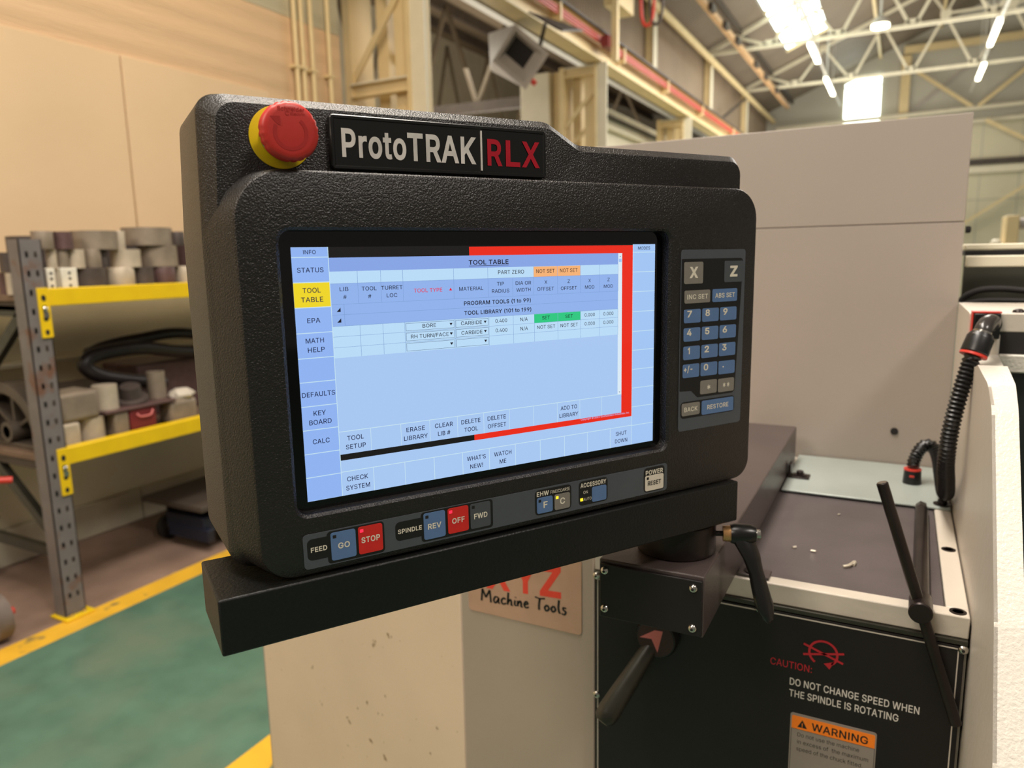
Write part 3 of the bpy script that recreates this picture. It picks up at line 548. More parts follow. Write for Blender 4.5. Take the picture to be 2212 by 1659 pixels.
def truss(y, label):
    t = thing('roof_truss', label, 'truss', (0, y, 6.06), 'lattice roof trusses of the main hall')
    zb = 6.07
    m = MB(); m.bar((-4.25, y, zb), (12.0, y, zb), 0.07, 0.07, M_CREAMPALE); m.build('bottom_chord', t)
    m = MB(); m.bar((-4.25, y, roofz(-4.25)-0.10), (4.0, y, roofz(4)-0.10), 0.07, 0.08, M_CREAMPALE); m.build('top_chord', t)
    m = MB(); m.bar((4.0, y, roofz(4)-0.10), (12.0, y, roofz(-4)-0.10), 0.07, 0.08, M_CREAMPALE); m.build('top_chord', t)
    nodes = [-2.92+1.4*k for k in range(9)]
    def tz(x): return (roofz(x) if x < 4 else roofz(8-x))-0.12
    def apex(x): return min(tz(x), 7.35+0.02*x)
    for i, x in enumerate(nodes):
        m = MB(); m.prism([(x-0.22, zb-0.03), (x+0.22, zb-0.03), (x+0.09, zb+0.13), (x-0.09, zb+0.13)], lambda a, z, d: (a, y+d, z), -0.025, 0.025, M_CREAMPALE); m.build('gusset_plate', t)
        for dx in (-0.72, 0.70):
            ax = x+dx
            if ax < -4.2: continue
            m = MB(); m.bar((x+0.06*(1 if dx > 0 else -1), y, zb+0.03), (ax, y, apex(ax)), 0.05, 0.055, M_CREAMPALE); m.build('web_member', t)
    for i, x in enumerate(nodes[1:]):
        ax = x-0.70; m = MB(); m.box(ax-0.12, ax+0.12, y-0.03, y+0.03, apex(ax)-0.08, apex(ax)+0.08, M_CREAMPALE); m.build('gusset_plate', t)
        if apex(ax) < tz(ax)-0.2:
            m = MB(); m.bar((ax, y, apex(ax)), (ax-0.4, y, tz(ax-0.4)), 0.04, 0.05, M_CREAMPALE); m.build('web_member', t)
            m = MB(); m.bar((ax, y, apex(ax)), (ax+0.5, y, tz(ax+0.5)), 0.04, 0.05, M_CREAMPALE); m.build('web_member', t)
            m = MB(); m.bar((ax, y, apex(ax)), (ax+1.4, y, apex(min(ax+1.4, 8))), 0.04, 0.05, M_CREAMPALE); m.build('web_member', t)
truss(18.15, 'nearer cream lattice truss, crossing the bright rooflight')
truss(22.6, 'farther cream lattice truss, crossing the tall gable window')

for x, lb in ((-3.55, 'lowest dark purlin under the main roof, nearest the eaves'), (-1.0, 'dark roof purlin just right of the bright rooflight'), (0.6, 'dark roof purlin second to the right of the rooflight'), (2.2, 'dark roof purlin nearest the ridge')):
    m = MB(); m.bar((x, 8, roofz(x)-0.07), (x, 27, roofz(x)-0.07), 0.07, 0.12, M_CREAM if x > -3 else M_DARKSTEEL)
    tag(m.build('roof_purlin'), lb, 'purlin', 'purlins of the main roof')
for k, (x, lb) in enumerate(((-5.4, 'neighbouring bay purlin nearest the column line'), (-6.8, 'second purlin of the neighbouring bay roof'), (-8.3, 'third purlin of the neighbouring bay roof'), (-10.0, 'purlin of the neighbouring bay farthest from the column line'))):
    z = 5.3+(-4.45-x)*0.3246
    m = MB(); m.bar((x, 6, z-0.14), (x, 26.9, z-0.14), 0.09, 0.18, M_DARKSTEEL); tag(m.build('bay_purlin'), lb, 'purlin', 'purlins of the neighbouring bay')
for k, (y, lb) in enumerate(((11.0, 'nearer dark rafter beam of the neighbouring bay'), (16.5, 'farther dark rafter beam of the neighbouring bay'))):
    t = thing('bay_rafter', lb, 'rafter', (-8, y, 3.9), 'rafters of the neighbouring bay')
    m = MB(); m.bar((-4.9, y, 3.95), (-12.0, y, 4.05), 0.12, 0.16, M_DARKSTEEL); m.build('tie_beam', t)
    for a in range(5):
        x = -5.2-a*1.15; zt = 5.2+(-4.45-x)*0.3246-0.2
        m = MB(); m.bar((x, y, 4.0), (x-0.55, y, zt), 0.06, 0.06, M_BAYSTEEL); m.build('web_member', t)
        m = MB(); m.bar((x-0.55, y, zt), (x-1.15, y, 4.0), 0.06, 0.06, M_BAYSTEEL); m.build('web_member', t)
m = MB(); m.bar((-4.7, 6.0, 4.55), (-4.7, 24, 4.55), 0.12, 0.1, M_ALLOY); tag(m.build('bay_light_trunking'), 'pale light trunking under the neighbouring bay roof', 'trunking')

t = thing('cable_carrier', 'tan festoon cable track under the main roof slope', 'cable track', (-3.4, 17, 5.88))
m = MB(); m.bar((-3.42, 11, 5.93), (-3.42, 25, 5.93), 0.10, 0.09, mat('tan_track', (200, 160, 116), 0.6, var=0.2, vscale=3)); m.build('track', t)
for y in (13, 14.2, 15.4, 16.6, 18.8, 20.2, 22):
    m = MB(); m.box(-3.37, -3.29, y, y+0.25, 5.84, 5.96, M_DARKSTEEL); m.build('cable_trolley', t)

LAMPS = [(-2.04, 17.75, 19.5, 'fluorescent batten just below the rooflight, first in the left lamp row'), (-2.03, 21.3, 23.6, 'fluorescent batten left of the gable window, second in its row'),
         (1.39, 18.0, 20.0, 'fluorescent batten nearest the top right corner'), (1.44, 21.8, 23.7, 'lower fluorescent batten of the right lamp row')]
for x, y0, y1, lb in LAMPS:
    t = thing('batten_light', lb, 'lamp', (x, (y0+y1)/2, 5.86), 'fluorescent battens hung under the roof')
    m = MB(); m.box(x-0.05, x+0.05, y0, y1, 5.92, 5.965, M_ALLOY); m.build('lamp_body', t)
    m = MB(); m.box(x-0.042, x+0.042, y0+0.03, y1-0.03, 5.865, 5.92, M_TUBE); m.build('diffuser', t)
    for y in (y0+0.3, y1-0.3):
        m = MB(); m.cyl((x, y, 5.97), (x, y, roofz(x)-0.0 if x < 4 else 7), 0.012, M_ALLOY, 6); m.build('hanger_rod', t)
t = thing('high_bay_lamp', 'round lit high bay lamp hung beside the nearer truss', 'lamp', (-0.68, 17.2, 5.88))
m = MB(); m.cyl((-0.68, 17.2, 5.88), (-0.68, 17.2, 5.93), 0.16, M_TUBE, 24); m.build('diffuser', t)
m = MB(); m.lathe((-0.68, 17.2, 5.93), (0,0,1), [(0, 0.17), (0.06, 0.15), (0.16, 0.07)], M_ALLOY, 24); m.build('lamp_shade', t)
m = MB(); m.cyl((-0.68, 17.2, 6.09), (-0.68, 17.2, roofz(-0.68)), 0.02, M_ALLOY, 8); m.build('hanger_rod', t)
for x, lb in ((-2.03, 'thin grey trunking line joining the left row of battens'), (1.42, 'thin grey trunking line joining the right row of battens')):
    m = MB(); m.bar((x, 12, 5.985), (x, 26, 5.985), 0.05, 0.025, M_ALLOY); tag(m.build('light_trunking'), lb, 'trunking', 'lamp trunking under the main roof')

# gable bracing
GB = [((-0.2, 7.05), (1.55, 5.70), M_CREAM, 0.10, 'diagonal gable brace falling to the right beside the tall window'), ((1.70, 5.70), (3.2, 6.95), M_CREAM, 0.10, 'diagonal gable brace rising to the right from the pipe crossing'),
      ((-0.25, 5.62), (1.9, 7.3), M_GREYBOX, 0.07, 'thin grey diagonal on the gable behind the cream braces'), ((1.9, 5.25), (3.2, 4.45), M_CREAM, 0.10, 'diagonal gable brace below the two long pipes'), ((1.4, 2.2), (3.4, 3.6), M_CREAM, 0.08, 'low diagonal gable brace behind the machine top')]
for i, (a, b, mt, w, lb) in enumerate(GB):
    yb = G-0.07 if i == 2 else G-0.35-0.09*i; m = MB(); m.bar((a[0], yb, a[1]), (b[0], yb, b[1]), 0.06, w, mt); tag(m.build('gable_brace'), lb, 'brace', 'diagonal braces on the gable wall')
m = MB(); m.bar((-0.35, G-0.3, 7.55), (6, G-0.3, 7.55), 0.15, 0.2, M_CREAM); tag(m.build('gable_beam'), 'cream horizontal gable beam behind the upper battens', 'beam')
m = MB(); m.box(-0.40, -0.14, G-0.27, G-0.06, 0, 7.40, M_CREAM); tag(m.build('gable_post'), 'cream vertical gable post right of the tall window', 'post')
for z, lb in ((5.66, 'upper of two long pale pipes across the gable'), (5.28, 'lower of two long pale pipes across the gable')):
    m = MB(); m.cyl((-4, G-0.345, z-0.08), (8, G-0.345, z+0.10), 0.065, M_CREAMPALE, 10); tag(m.build('gable_pipe'), lb, 'pipe', 'long pipes on the gable')
m = MB()
for i in range(9): m.tube([(-3.45+i*0.18, 24.0, 4.75), (-3.37+i*0.18, 24.0, 4.92+0.04*(i % 3)), (-3.27+i*0.18, 24.0, 4.75)], 0.06, M_CREAMPALE, 8)
m.box(-3.58, -1.85, 23.9, 24.1, 4.4, 4.78, M_CREAMPALE)
tag(m.build('cable_chain'), 'bundled pale cable chain seen over the back guard at the end of the girder', 'cable chain')

# ------------------------------------------------------------------ pallet rack and what lies on it
XR = -3.10
t = thing('pallet_rack', 'grey pallet rack with two yellow beams standing by the left wall', 'rack', (-3.5, 3.1, 0))
def upright(x0, x1, y0, y1, holes):
    m = MB(); w = 0.004; top = 1.615 if holes else 1.6
    if holes:                                    # front face punched with two rows of slots
        ys = [y0, y0+0.022, y0+0.034, y1-0.034, y1-0.022, y1]; zs = [0.0]; z = 0.09
        while z < top-0.06: zs += [z, z+0.024]; z += 0.0765
        zs.append(top)
        for i in range(len(zs)-1):
            for j in range(5):
                if i % 2 == 1 and j in (1, 3): continue
                m.box(x1-w, x1, ys[j], ys[j+1], zs[i], zs[i+1], M_RACKGREY)
        m.box(x1-0.05, x1-0.048, y0+0.012, y1-0.012, 0, top, M_DARKHOLE)
    else: m.box(x1-w, x1, y0, y1, 0, top, M_RACKGREY)
    m.box(x0, x1, y0, y0+w, 0, top, M_RACKGREY); m.box(x0, x1, y1-w, y1, 0, top, M_RACKGREY)
    return m
upright(XR-0.075, XR, 1.716, 1.806, True).build('upright', t)
upright(-3.93, -3.855, 1.716, 1.806, False).build('upright', t)
upright(XR-0.075, XR, 4.47, 4.56, True).build('upright', t)
upright(-3.93, -3.855, 4.47, 4.56, False).build('upright', t)
for z in (1.345, 0.672):
    m = MB(); m.box(XR-0.045, XR+0.004, 1.806, 4.47, z, z+0.073, M_RACKYEL); m.build('beam', t, bevel=0.004)
    m = MB(); m.box(-3.89, -3.85, 1.806, 4.47, z, z+0.073, M_RACKYEL); m.build('beam', t, bevel=0.004)
    for y0, s in ((1.762, 1), (4.51, -1)):
        m = MB(); a, b = (y0, y0+0.046) if s > 0 else (y0-0.046, y0)
        m.box(XR+0.001, XR+0.008, a, b, z-0.128, z+0.076, M_RACKYEL)
        c = m.build('beam_connector', t, bevel=0.002)
        if s > 0:
            h = MB()
            for zz, q in ((z+0.035, .010), (z-0.105, .009)): h.prism([(a+0.022+q*math.cos(R(k*45)), zz+q*1.4*math.sin(R(k*45))) for k in range(8)], lambda y, zq, d: (XR+0.008+d, y, zq), 0, 0.0006, M_DARKHOLE)
            h.prism(rr(a+0.013, a+0.032, z-0.06, z+0.005, 0.008, 4), lambda y, zq, d: (XR+0.008+d, y, zq), 0, 0.0006, M_DARKHOLE)
            h.build('slot', c)
            h = MB(); h.box(XR+0.008, XR+0.013, a+0.013, a+0.035, z-0.045, z-0.022, M_CHROME); h.dome((XR+0.008, a+0.024, z-0.01), (1,0,0), 0.011, 0.008, M_CHROME); h.build('lock_clip', c)
    m = MB(); m.box(-3.85, XR-0.045, 1.73, 4.5, z+0.022, z+0.050, M_WOOD); m.box(-3.84, XR-0.05, 1.745, 1.80, z-0.02, z+0.022, M_DARKSTEEL); m.build('shelf_deck', t, bevel=0.004)
for (a, b) in (((-3.15, 1.36), (-3.88, 0.775)), ((-3.15, 0.33), (-3.88, 0.915)), ((-3.15, 0.279), (-3.88, 0.285)), ((-3.15, 1.325), (-3.88, 1.335))):
    m = MB(); m.bar((a[0], 1.76, a[1]), (b[0], 1.76, b[1]), 0.03, 0.045, M_HANDLE); m.build('frame_brace', t)
m = MB(); m.box(XR-0.09, XR+0.03, 1.70, 1.83, 0.0012, 0.012, M_RACKYEL); f = m.build('foot_plate', t, bevel=0.003)
for y in (1.735, 1.79): MB().cyl((XR+0.012, y, 0.012), (XR+0.012, y, 0.026), 0.009, M_CHROME, 6).build('anchor_bolt', f)

CY_COL = {'grey': M_GREYBOX}
M_CUT1 = mat('weathered_grey_steel', (140, 126, 110), 0.55, 0.25, var=0.16, vscale=18)
M_CUT2 = mat('pale_worn_alloy', (190, 176, 156), 0.50, 0.2, var=0.12, vscale=20)
M_CUT3 = mat('dark_scaled_steel', (82, 72, 68), 0.55, 0.25, var=0.18, vscale=18)
M_CUT4 = mat('purple_brown_scaled_steel', (96, 72, 70), 0.55, 0.2, var=0.18, vscale=18)
ZB, Z1, Z2 = 1.395, 1.497, 1.578
SHELF = [  # y0, y1, z0, z1, material, bore, label
 (1.973, 2.125, ZB, 1.4965, M_CUT3, .8, 'wide dark grey ring on the upper shelf beside the white drilled block'),
 (2.144, 2.268, ZB, Z1, M_CUT2, 0, 'pale upright bar end on the upper shelf, behind the middle of the yellow beam'),
 (2.268, 2.370, ZB, Z1, M_CUT3, .7, 'dark grey short tube on the shelf, second from the console'),
 (2.372, 2.488, ZB, Z1, M_CUT4, 0, 'purple brown bar end on the upper shelf nearest the console'),
 (2.504, 2.60, ZB, Z1, M_CUT2, 0, 'pale bar end half hidden by the console on the upper shelf'),
 (1.881, 1.920, Z1, Z2, M_CUT2, 0, 'narrow pale bar end, leftmost of the middle layer'),
 (1.924, 1.971, Z1, Z2, M_CUT1, 0, 'narrow grey bar end, second from the left in the middle layer'),
 (1.973, 2.041, Z1, Z2, M_CUT2, .6, 'shiny pale short tube in the middle layer above the dark ring'),
 (2.044, 2.117, Z1, Z2, M_CUT1, 0, 'mottled grey bar end in the middle layer, under the wide left ring'),
 (2.119, 2.150, Z1, Z2, M_CUT3, 0, 'thin dark rough bar end wedged in the middle layer'),
 (2.176, 2.306, Z1, Z2, M_CUT2, .8, 'pale round ring in the middle layer under the big top right ring'),
 (2.322, 2.500, Z1, 1.598, M_CUT1, .85, 'large grey ring in the middle layer beside the console'),
 (1.830, 1.913, Z2, 1.652, M_CUT1, 0, 'grey bar end at the left of the top layer beside the upright'),
 (1.917, 1.997, Z2, 1.652, M_CUT4, .7, 'dark brown short tube in the top layer'),
 (2.005, 2.194, Z2, 1.660, M_CUT1, .88, 'wide grey ring in the middle of the top layer'),
 (2.199, 2.244, Z2, 1.662, M_CUT2, 0, 'small pale bar end between the two wide top rings'),
 (2.251, 2.476, 1.598, 1.682, M_CUT1, .88, 'widest grey ring, on top at the right of the pile'),
 (2.490, 2.565, 1.598, 1.665, M_CUT3, 0, 'dark bar end on top of the pile next to the console'),
]
for (y0, y1, z0, z1, mt, bore, lb) in SHELF:
    r = (y1-y0)/2; xc = -(3.15+max(r, 0.045)); k = xc/-3.2; y = (y0+y1)/2*k; r *= k*0.985
    m = MB()
    if bore: m.pipe((xc, y, z0), (xc, y, z1), r, r*bore, mt)
    else: m.lathe((xc, y, z0), (0,0,1), [(0, r*0.97), (0.003, r), (z1-z0-0.003, r), (z1-z0, r*0.97)], mt, 28)
    tag(m.build('steel_offcut' if not bore else 'steel_ring'), lb, 'metal offcut', 'metal offcuts piled on the upper shelf')
BACK = [(1.90, 2.10, ZB, 1.645, M_CUT3, 'dark bar end at the back of the shelf behind the narrow pale bar ends'), (2.12, 2.30, ZB, 1.65, M_CUT4, 'brown bar end at the back of the shelf behind the middle layer gaps'),
 (2.32, 2.54, ZB, 1.655, M_CUT3, 'dark bar end at the back of the shelf below the small pale top piece'), (2.56, 2.76, ZB, 1.64, M_CUT3, 'dark bar end at the back of the shelf near the console edge'), (2.78, 2.98, ZB, 1.62, M_CUT4, 'brown bar end at the back of the shelf half hidden by the console')]
for (y0, y1, z0, z1, mt, lb) in BACK:
    m = MB(); m.lathe((-3.58, (y0+y1)/2+0.04, z0), (0,0,1), [(0, (y1-y0)/2*.98), (z1-z0, (y1-y0)/2*.98)], mt, 28); tag(m.build('steel_offcut'), lb, 'metal offcut', 'dark bar ends at the back of the upper shelf')
for (y0, y1, lb) in ((1.846, 1.880, 'slim white drilled block leaning beside the rack upright'), (1.907, 1.975, 'white drilled block standing at the left of the upper shelf')):
    t = thing('drilled_block', lb, 'metal block', (-3.19, (y0+y1)/2, ZB), 'white drilled blocks')
    m = MB(); m.box(-3.24, -3.155, y0, y1, ZB, 1.5, mat('white_block_metal', (232, 228, 216), 0.4, 0.1, var=0.06, vscale=20)); m.build('block', t, bevel=0.003)
    for z in (1.425, 1.455, 1.478):
        m = MB(); m.cyl((-3.1555, (y0+y1)/2, z), (-3.1535, (y0+y1)/2, z), 0.006, M_DARKHOLE, 10); m.build('drilled_hole', t)
m = MB(); m.lathe((-3.22, 1.75, ZB), (0,0,1), [(0, .03), (.088, .03)], M_CUT2, 20); tag(m.build('steel_offcut'), 'pale bar end seen left of the upright at the rack end', 'metal offcut', 'offcuts at the rack end')
m = MB(); m.lathe((-3.30, 1.78, ZB), (0,0,1), [(0, .045), (.09, .045)], M_CUT4, 20); tag(m.build('steel_offcut'), 'brown bar end behind the pale one left of the upright', 'metal offcut', 'offcuts at the rack end')
m = MB(); m.lathe((-3.25, 1.77, 1.486), (0,0,1), [(0, .048), (.08, .048)], M_CUT3, 20); tag(m.build('steel_offcut'), 'dark offcut stacked on top at the rack end, left of the upright', 'metal offcut', 'offcuts at the rack end')

ZL = 0.722
def rounded_block(name, x0, x1, y0, y1, z0, z1, mt, lb, cat='metal block', group=None, bv=0.012):
    m = MB(); m.box(x0, x1, y0, y1, z0, z1, mt); return tag(m.build(name, bevel=bv, seg=3), lb, cat, group)
g = 'blocks on the lower shelf'
rounded_block('metal_block', -3.27, -3.16, 1.835, 1.915, ZL, 0.832, M_CUT2, 'small pale block on the lower shelf right beside the upright', group=g)
rounded_block('metal_block', -3.33, -3.16, 1.835, 2.015, 0.833, 0.965, M_CUT1, 'large grey rounded block resting on two smaller blocks', group=g, bv=0.02)
m = MB(); m.cyl((-3.225, 2.0, ZL), (-3.225, 2.0, 0.832), 0.056, M_CUT2, 24); tag(m.build('steel_offcut'), 'pale ribbed bar end under the large grey rounded block', 'metal offcut')
rounded_block('metal_block', -3.27, -3.16, 2.075, 2.148, ZL, 0.838, M_CUT1, 'grey block standing left of the red tin', group=g)
rounded_block('metal_block', -3.26, -3.16, 2.37, 2.53, ZL, 0.838, M_CUT1, 'grey casting block at the console end of the lower shelf', group=g, bv=0.02)
t = thing('red_tin', 'dark red square tin with pale ring mark on the lower shelf', 'tin', (-3.22, 2.22, ZL))
M_TIN = mat('dark_red_tin', (112, 38, 42), 0.4, var=0.10, vscale=12)
m = MB(); m.box(-3.29, -3.16, 2.153, 2.288, ZL, 0.838, M_TIN); m.build('tin_body', t, bevel=0.006)
m = MB(); m.tube([(-3.158, 2.185, 0.815), (-3.150, 2.20, 0.800), (-3.150, 2.25, 0.800), (-3.158, 2.27, 0.82)], 0.004, M_PINK, 8); m.build('handle', t)
m = MB(); m.box(-3.30, -3.15, 2.03, 2.40, 0.8385, 0.852, M_CUT4); tag(m.build('thin_board', bevel=0.003), 'thin brown board laid across the red tin and grey blocks', 'board')
m = MB(); m.cyl((-3.225, 2.083, 0.8525), (-3.225, 2.083, 0.965), 0.053, M_CUT2, 24); tag(m.build('steel_offcut'), 'pale bar end standing on the left end of the thin board', 'metal offcut')
m = MB(); m.pipe((-3.25, 2.37, 0.853), (-3.25, 2.37, 0.985), 0.042, 0.034, M_CUT1); tag(m.build('steel_tube'), 'upright grey tube standing on the right end of the thin board', 'tube')
m = MB(); m.lathe((-3.25, 2.23, 0.853), (0.25,-0.2,1), [(0, .075), (0.03, .075), (0.035, .05), (0.09, .045), (0.09, .03)], M_CUT3, 24); tag(m.build('flanged_bush'), 'dark flanged bush lying on the thin board', 'bush')
m = MB(); random.seed(3)
ring = [[(-3.21+0.055*math.cos(a)*q*(1+0.25*math.sin(5*a+i)), 2.48+0.06*math.sin(a)*q*(1+0.2*math.cos(4*a+2*i)), z) for a in [2*math.pi*j/18 for j in range(18)]] for i, (q, z) in enumerate(((.8, .838), (1, .855), (.85, .873), (.5, .885), (.1, .888)))]
m.loft(ring, mat('crumpled_white_cloth', (206, 196, 182), 0.8, var=0.08, vscale=30, bump=(60, 0.004))); tag(m.build('crumpled_rag'), 'crumpled pale rag on the grey casting block', 'rag')
M_HOSE = mat('black_hose', (30, 23, 24), 0.42, var=0.15, vscale=20)
m = MB(); m.tube([(-3.62, 4.0, 0.753), (-3.62, 3.7, 0.765), (-3.62, 3.3, 1.00), (-3.55, 2.80, 1.125), (-3.5, 2.48, 1.128), (-3.45, 2.26, 1.115), (-3.40, 2.14, 1.095)], 0.030, M_HOSE, 12)
tag(m.build('rubber_hose'), 'upper black hose slanting back across the lower shelf', 'hose', 'black hoses')
m = MB(); m.tube([(-3.50, 3.6, 0.757), (-3.49, 3.35, 0.775), (-3.45, 2.95, 0.99), (-3.40, 2.62, 1.05), (-3.36, 2.40, 1.095), (-3.35, 2.23, 1.10), (-3.35, 2.12, 1.085), (-3.35, 2.085, 1.045), (-3.35, 2.14, 0.995), (-3.36, 2.28, 0.95), (-3.37, 2.5, 0.90)], 0.034, M_HOSE, 12)
tag(m.build('rubber_hose'), 'lower black hose bent in a tight loop above the grey block', 'hose', 'black hoses')
rounded_block('scrap_casting', -3.75, -3.45, 1.95, 2.35, ZL, 0.93, M_CUT3, 'dark scrap casting at the back of the lower shelf', 'casting')
rounded_block('scrap_casting', -3.75, -3.45, 2.42, 2.85, ZL, 1.0, M_CUT4, 'brown scrap casting behind the upright grey tube', 'casting')
# half housing casting at the rack end
M_CAST = mat('grey_casting', (90, 80, 70), 0.5, 0.2, var=0.15, vscale=10)
t = thing('bell_casting', 'big grey arched casting with spokes and hub at the rack end', 'casting', (-3.49, 1.80, ZL))
cx, cz = -3.49, 0.745
ang = [R(-5+190*k/30) for k in range(31)]
def arch(r0, r1, y0, y1):
    return [[(cx+r*math.cos(a), y, cz+r*math.sin(a)) for (r, y) in ((r0, y0), (r1, y0), (r1, y1), (r0, y1))] for a in ang]
m = MB(); m.loft(arch(0.215, 0.262, 1.775, 1.89), M_CAST); m.build('arch_rim', t, bevel=0.004)
m = MB(); m.loft(arch(0.03, 0.22, 1.86, 1.875), M_DARKSTEEL); m.build('web_plate', t)
m = MB(); m.pipe((cx+0.03, 1.765, cz+0.045), (cx+0.03, 1.87, cz+0.045), 0.045, 0.028, M_CAST); m.build('hub', t)
for a in (35, 80, 130):
    m = MB(); m.bar((cx+0.03+0.04*math.cos(R(a)), 1.83, cz+0.045+0.04*math.sin(R(a))), (cx+0.222*math.cos(R(a)), 1.83, cz+0.222*math.sin(R(a))), 0.06, 0.014, M_CAST, up=(0,0,1)); m.build('spoke', t)
m = MB(); m.box(cx-0.26, cx+0.28, 1.775, 1.89, ZL, ZL+0.02, M_CAST); m.build('flat_base', t, bevel=0.003)

# platform trolley parked under the rack
t = thing('platform_trolley', 'low dark platform trolley with blue frame parked under the rack', 'trolley', (-3.5, 2.85, 0))
M_BLUE = mat('navy_frame_paint', (20, 26, 44), 0.45, var=0.08, vscale=10)
m = MB(); m.box(-3.59, -3.12, 2.46, 3.40, 0.238, 0.268, M_DARKSTEEL); m.build('deck', t, bevel=0.004)
m = MB(); m.box(-3.46, -3.16, 2.50, 3.36, 0.10, 0.19, M_BLUE); m.build('frame', t, bevel=0.006)
m = MB(); m.box(-3.44, -3.13, 2.495, 2.535, 0.06, 0.13, M_BLUE); m.build('front_bar', t, bevel=0.004)
for x, y in ((-3.535, 2.57), (-3.535, 3.3), (-3.20, 3.3), (-3.20, 2.70)):
    m = MB(); m.lathe((x-0.02, y, 0.0725), (1,0,0), [(0, .06), (.006, .072), (.034, .072), (.04, .06)], M_RUBBER, 20); w_ = m.build('castor_wheel', t)
    m = MB(); m.prism([(y-0.03, 0.238), (y+0.03, 0.238), (y+0.018, 0.07), (y-0.018, 0.07)], lambda a, z, d: (x+d, a, z), 0.024, 0.030, M_DARKSTEEL); m.build('castor_fork', w_)

# orange hand truck at the left edge
t = thing('hand_truck', 'orange hand truck with grey wheel and red grip at the left edge', 'hand truck', (-3.2, 1.5, 0))
M_ORANGEP = mat('orange_truck_paint', (220, 96, 30), 0.45, var=0.08, vscale=12)
m = MB(); m.lathe((-3.19, 1.45, 0.1005), (0,1,0), [(0, .075), (.004, .088), (.008, .1), (.062, .1), (.066, .088), (.07, .075)], mat('grey_tyre', (110, 98, 90), 0.6, var=0.1, vscale=20), 30); w_ = m.build('wheel', t)
m = MB(); m.lathe((-3.19, 1.444, 0.1005), (0,1,0), [(0, .02), (.003, .068), (.006, .072)], M_DARKHOLE, 24); m.build('wheel_disc', w_)
m = MB(); m.cyl((-3.19, 1.42, 0.1005), (-3.19, 1.56, 0.1005), 0.016, M_REDRING, 12); m.build('axle', w_)
m = MB(); m.bar((-3.22, 1.40, 0.10), (-3.30, 1.40, 0.42), 0.03, 0.07, M_ORANGEP); m.bar((-3.30, 1.40, 0.40), (-3.42, 1.40, 1.05), 0.03, 0.05, M_ORANGEP); m.build('side_frame', t)
m = MB(); m.bar((-3.33, 1.44, 0.60), (-3.24, 1.56, 0.47), 0.03, 0.06, M_DARKSTEEL); m.build('release_lever', t)
m = MB(); m.tube([(-3.36, 1.42, 0.655), (-3.27, 1.50, 0.660), (-3.20, 1.63, 0.642)], 0.014, M_REDRING, 10); m.build('grip', t)
m = MB(); m.box(-3.75, -3.26, 1.36, 1.44, 0.06, 0.12, M_ORANGEP); m.build('toe_bar', t, bevel=0.005)

# ------------------------------------------------------------------ lathe: headstock
ZT = 1.111
t = thing('lathe_headstock', 'light grey lathe headstock with black front plate and CAUTION lettering', 'lathe headstock', (-0.13, 1.2, 0.30))
HS = t
m = MB(); m.box(-0.342, 0.0875, 0.882, 1.488, 0.30, 1.1, M_MACHINE); m.build('headstock_body', t)
m = MB()
m.box(-0.342, 0.0875, 0.876, 0.897, 1.086, ZT, M_MACHINE); m.box(0.0655, 0.0875, 0.897, 1.488, 1.1, ZT, M_MACHINE); m.box(-0.342, -0.25, 0.897, 1.488, 1.1, ZT, M_MACHINE)
m.box(-0.25, 0.0655, 1.36, 1.488, 1.1, ZT-0.002, M_MACHINE)
m.build('top_rim', t, bevel=0.0015)
m = MB(); m.box(-0.25, 0.0645, 0.898, 1.36, 1.1, 1.1085, M_MAT); m.build('top_plate', t, bevel=0.001)
m = MB(); m.box(-0.342, 0.0870, 0.872, 0.882, 1.0800, 1.0858, M_HANDLE); m.build('trim_strip', t, bevel=0.001)
m = MB(); m.box(-0.341, 0.0845, 0.873, 0.882, 0.32, 1.0785, M_FRONT); fp = m.build('front_plate', t, bevel=0.001)
F = lambda x, z: (x, 0.8726, z)
m = MB()
for (x0, x1, z0, z1) in ((-0.337, 0.0795, 1.0745, 1.0757), (-0.337, -0.3358, 0.33, 1.0757), (0.0783, 0.0795, 0.33, 1.0757)): m.box(x0, x1, 0.8724, 0.8732, z0, z1, M_MACHINE)
m.build('border_line', fp)
for (x, z) in ((-0.127, 1.0775), (0.083, 1.0755), (-0.338, 1.080), (-0.338, 0.906), (0.083, 0.90)):
    m = MB(); m.dome((x, 0.8725, z), (0,-1,0), 0.0052, 0.0038, M_CHROME); m.cyl((x, 0.8688, z), (x, 0.8686, z), 0.0018, M_DARKHOLE, 6); m.build('plate_screw', fp)
m = MB(); m.text('CAUTION:', F, -0.0895, 1.0135, 0.047, 0.0088, M_WARNRED, 0.004); m.build('caution_lettering', fp)
m = MB()
m.text('DO NOT CHANGE SPEED WHEN', F, -0.0215, 0.9925, 0.137, 0.0088, M_WHITEINK, 0.012); m.text('THE SPINDLE IS ROTATING', F, -0.0315, 0.9775, 0.117, 0.0088, M_WHITEINK, 0.012); m.build('warning_lettering', fp)
m = MB()          # crossed-out rotating arrow symbol
q = 0.0152; cx, cz = -0.0548, 1.0368
arc = [(cx+q*math.cos(R(a)), cz+q*math.sin(R(a))) for a in range(235, -52, -11)]
m.stroke(arc, F, 0.0026, M_WARNRED, 1.0)
ex, ez = arc[-1]; m.poly([F(ex-0.0085, ez-0.0005), F(ex+0.003, ez+0.004), F(ex-0.002, ez-0.0065)], M_WARNRED)
for (a, b) in (((-0.0765, 1.0445), (-0.0330, 1.0290)), ((-0.0765, 1.0310), (-0.0325, 1.0415))): m.stroke([a, b], lambda x, z: (x, 0.87245, z), 0.0026, M_WARNRED, 1.0)
m.build('caution_symbol', fp)
m = MB(); LB = lambda x, z: (x, 0.8722, z); LT = lambda x, z: (x, 0.8720, z); LTT = lambda x, z: (x, 0.8719, z)
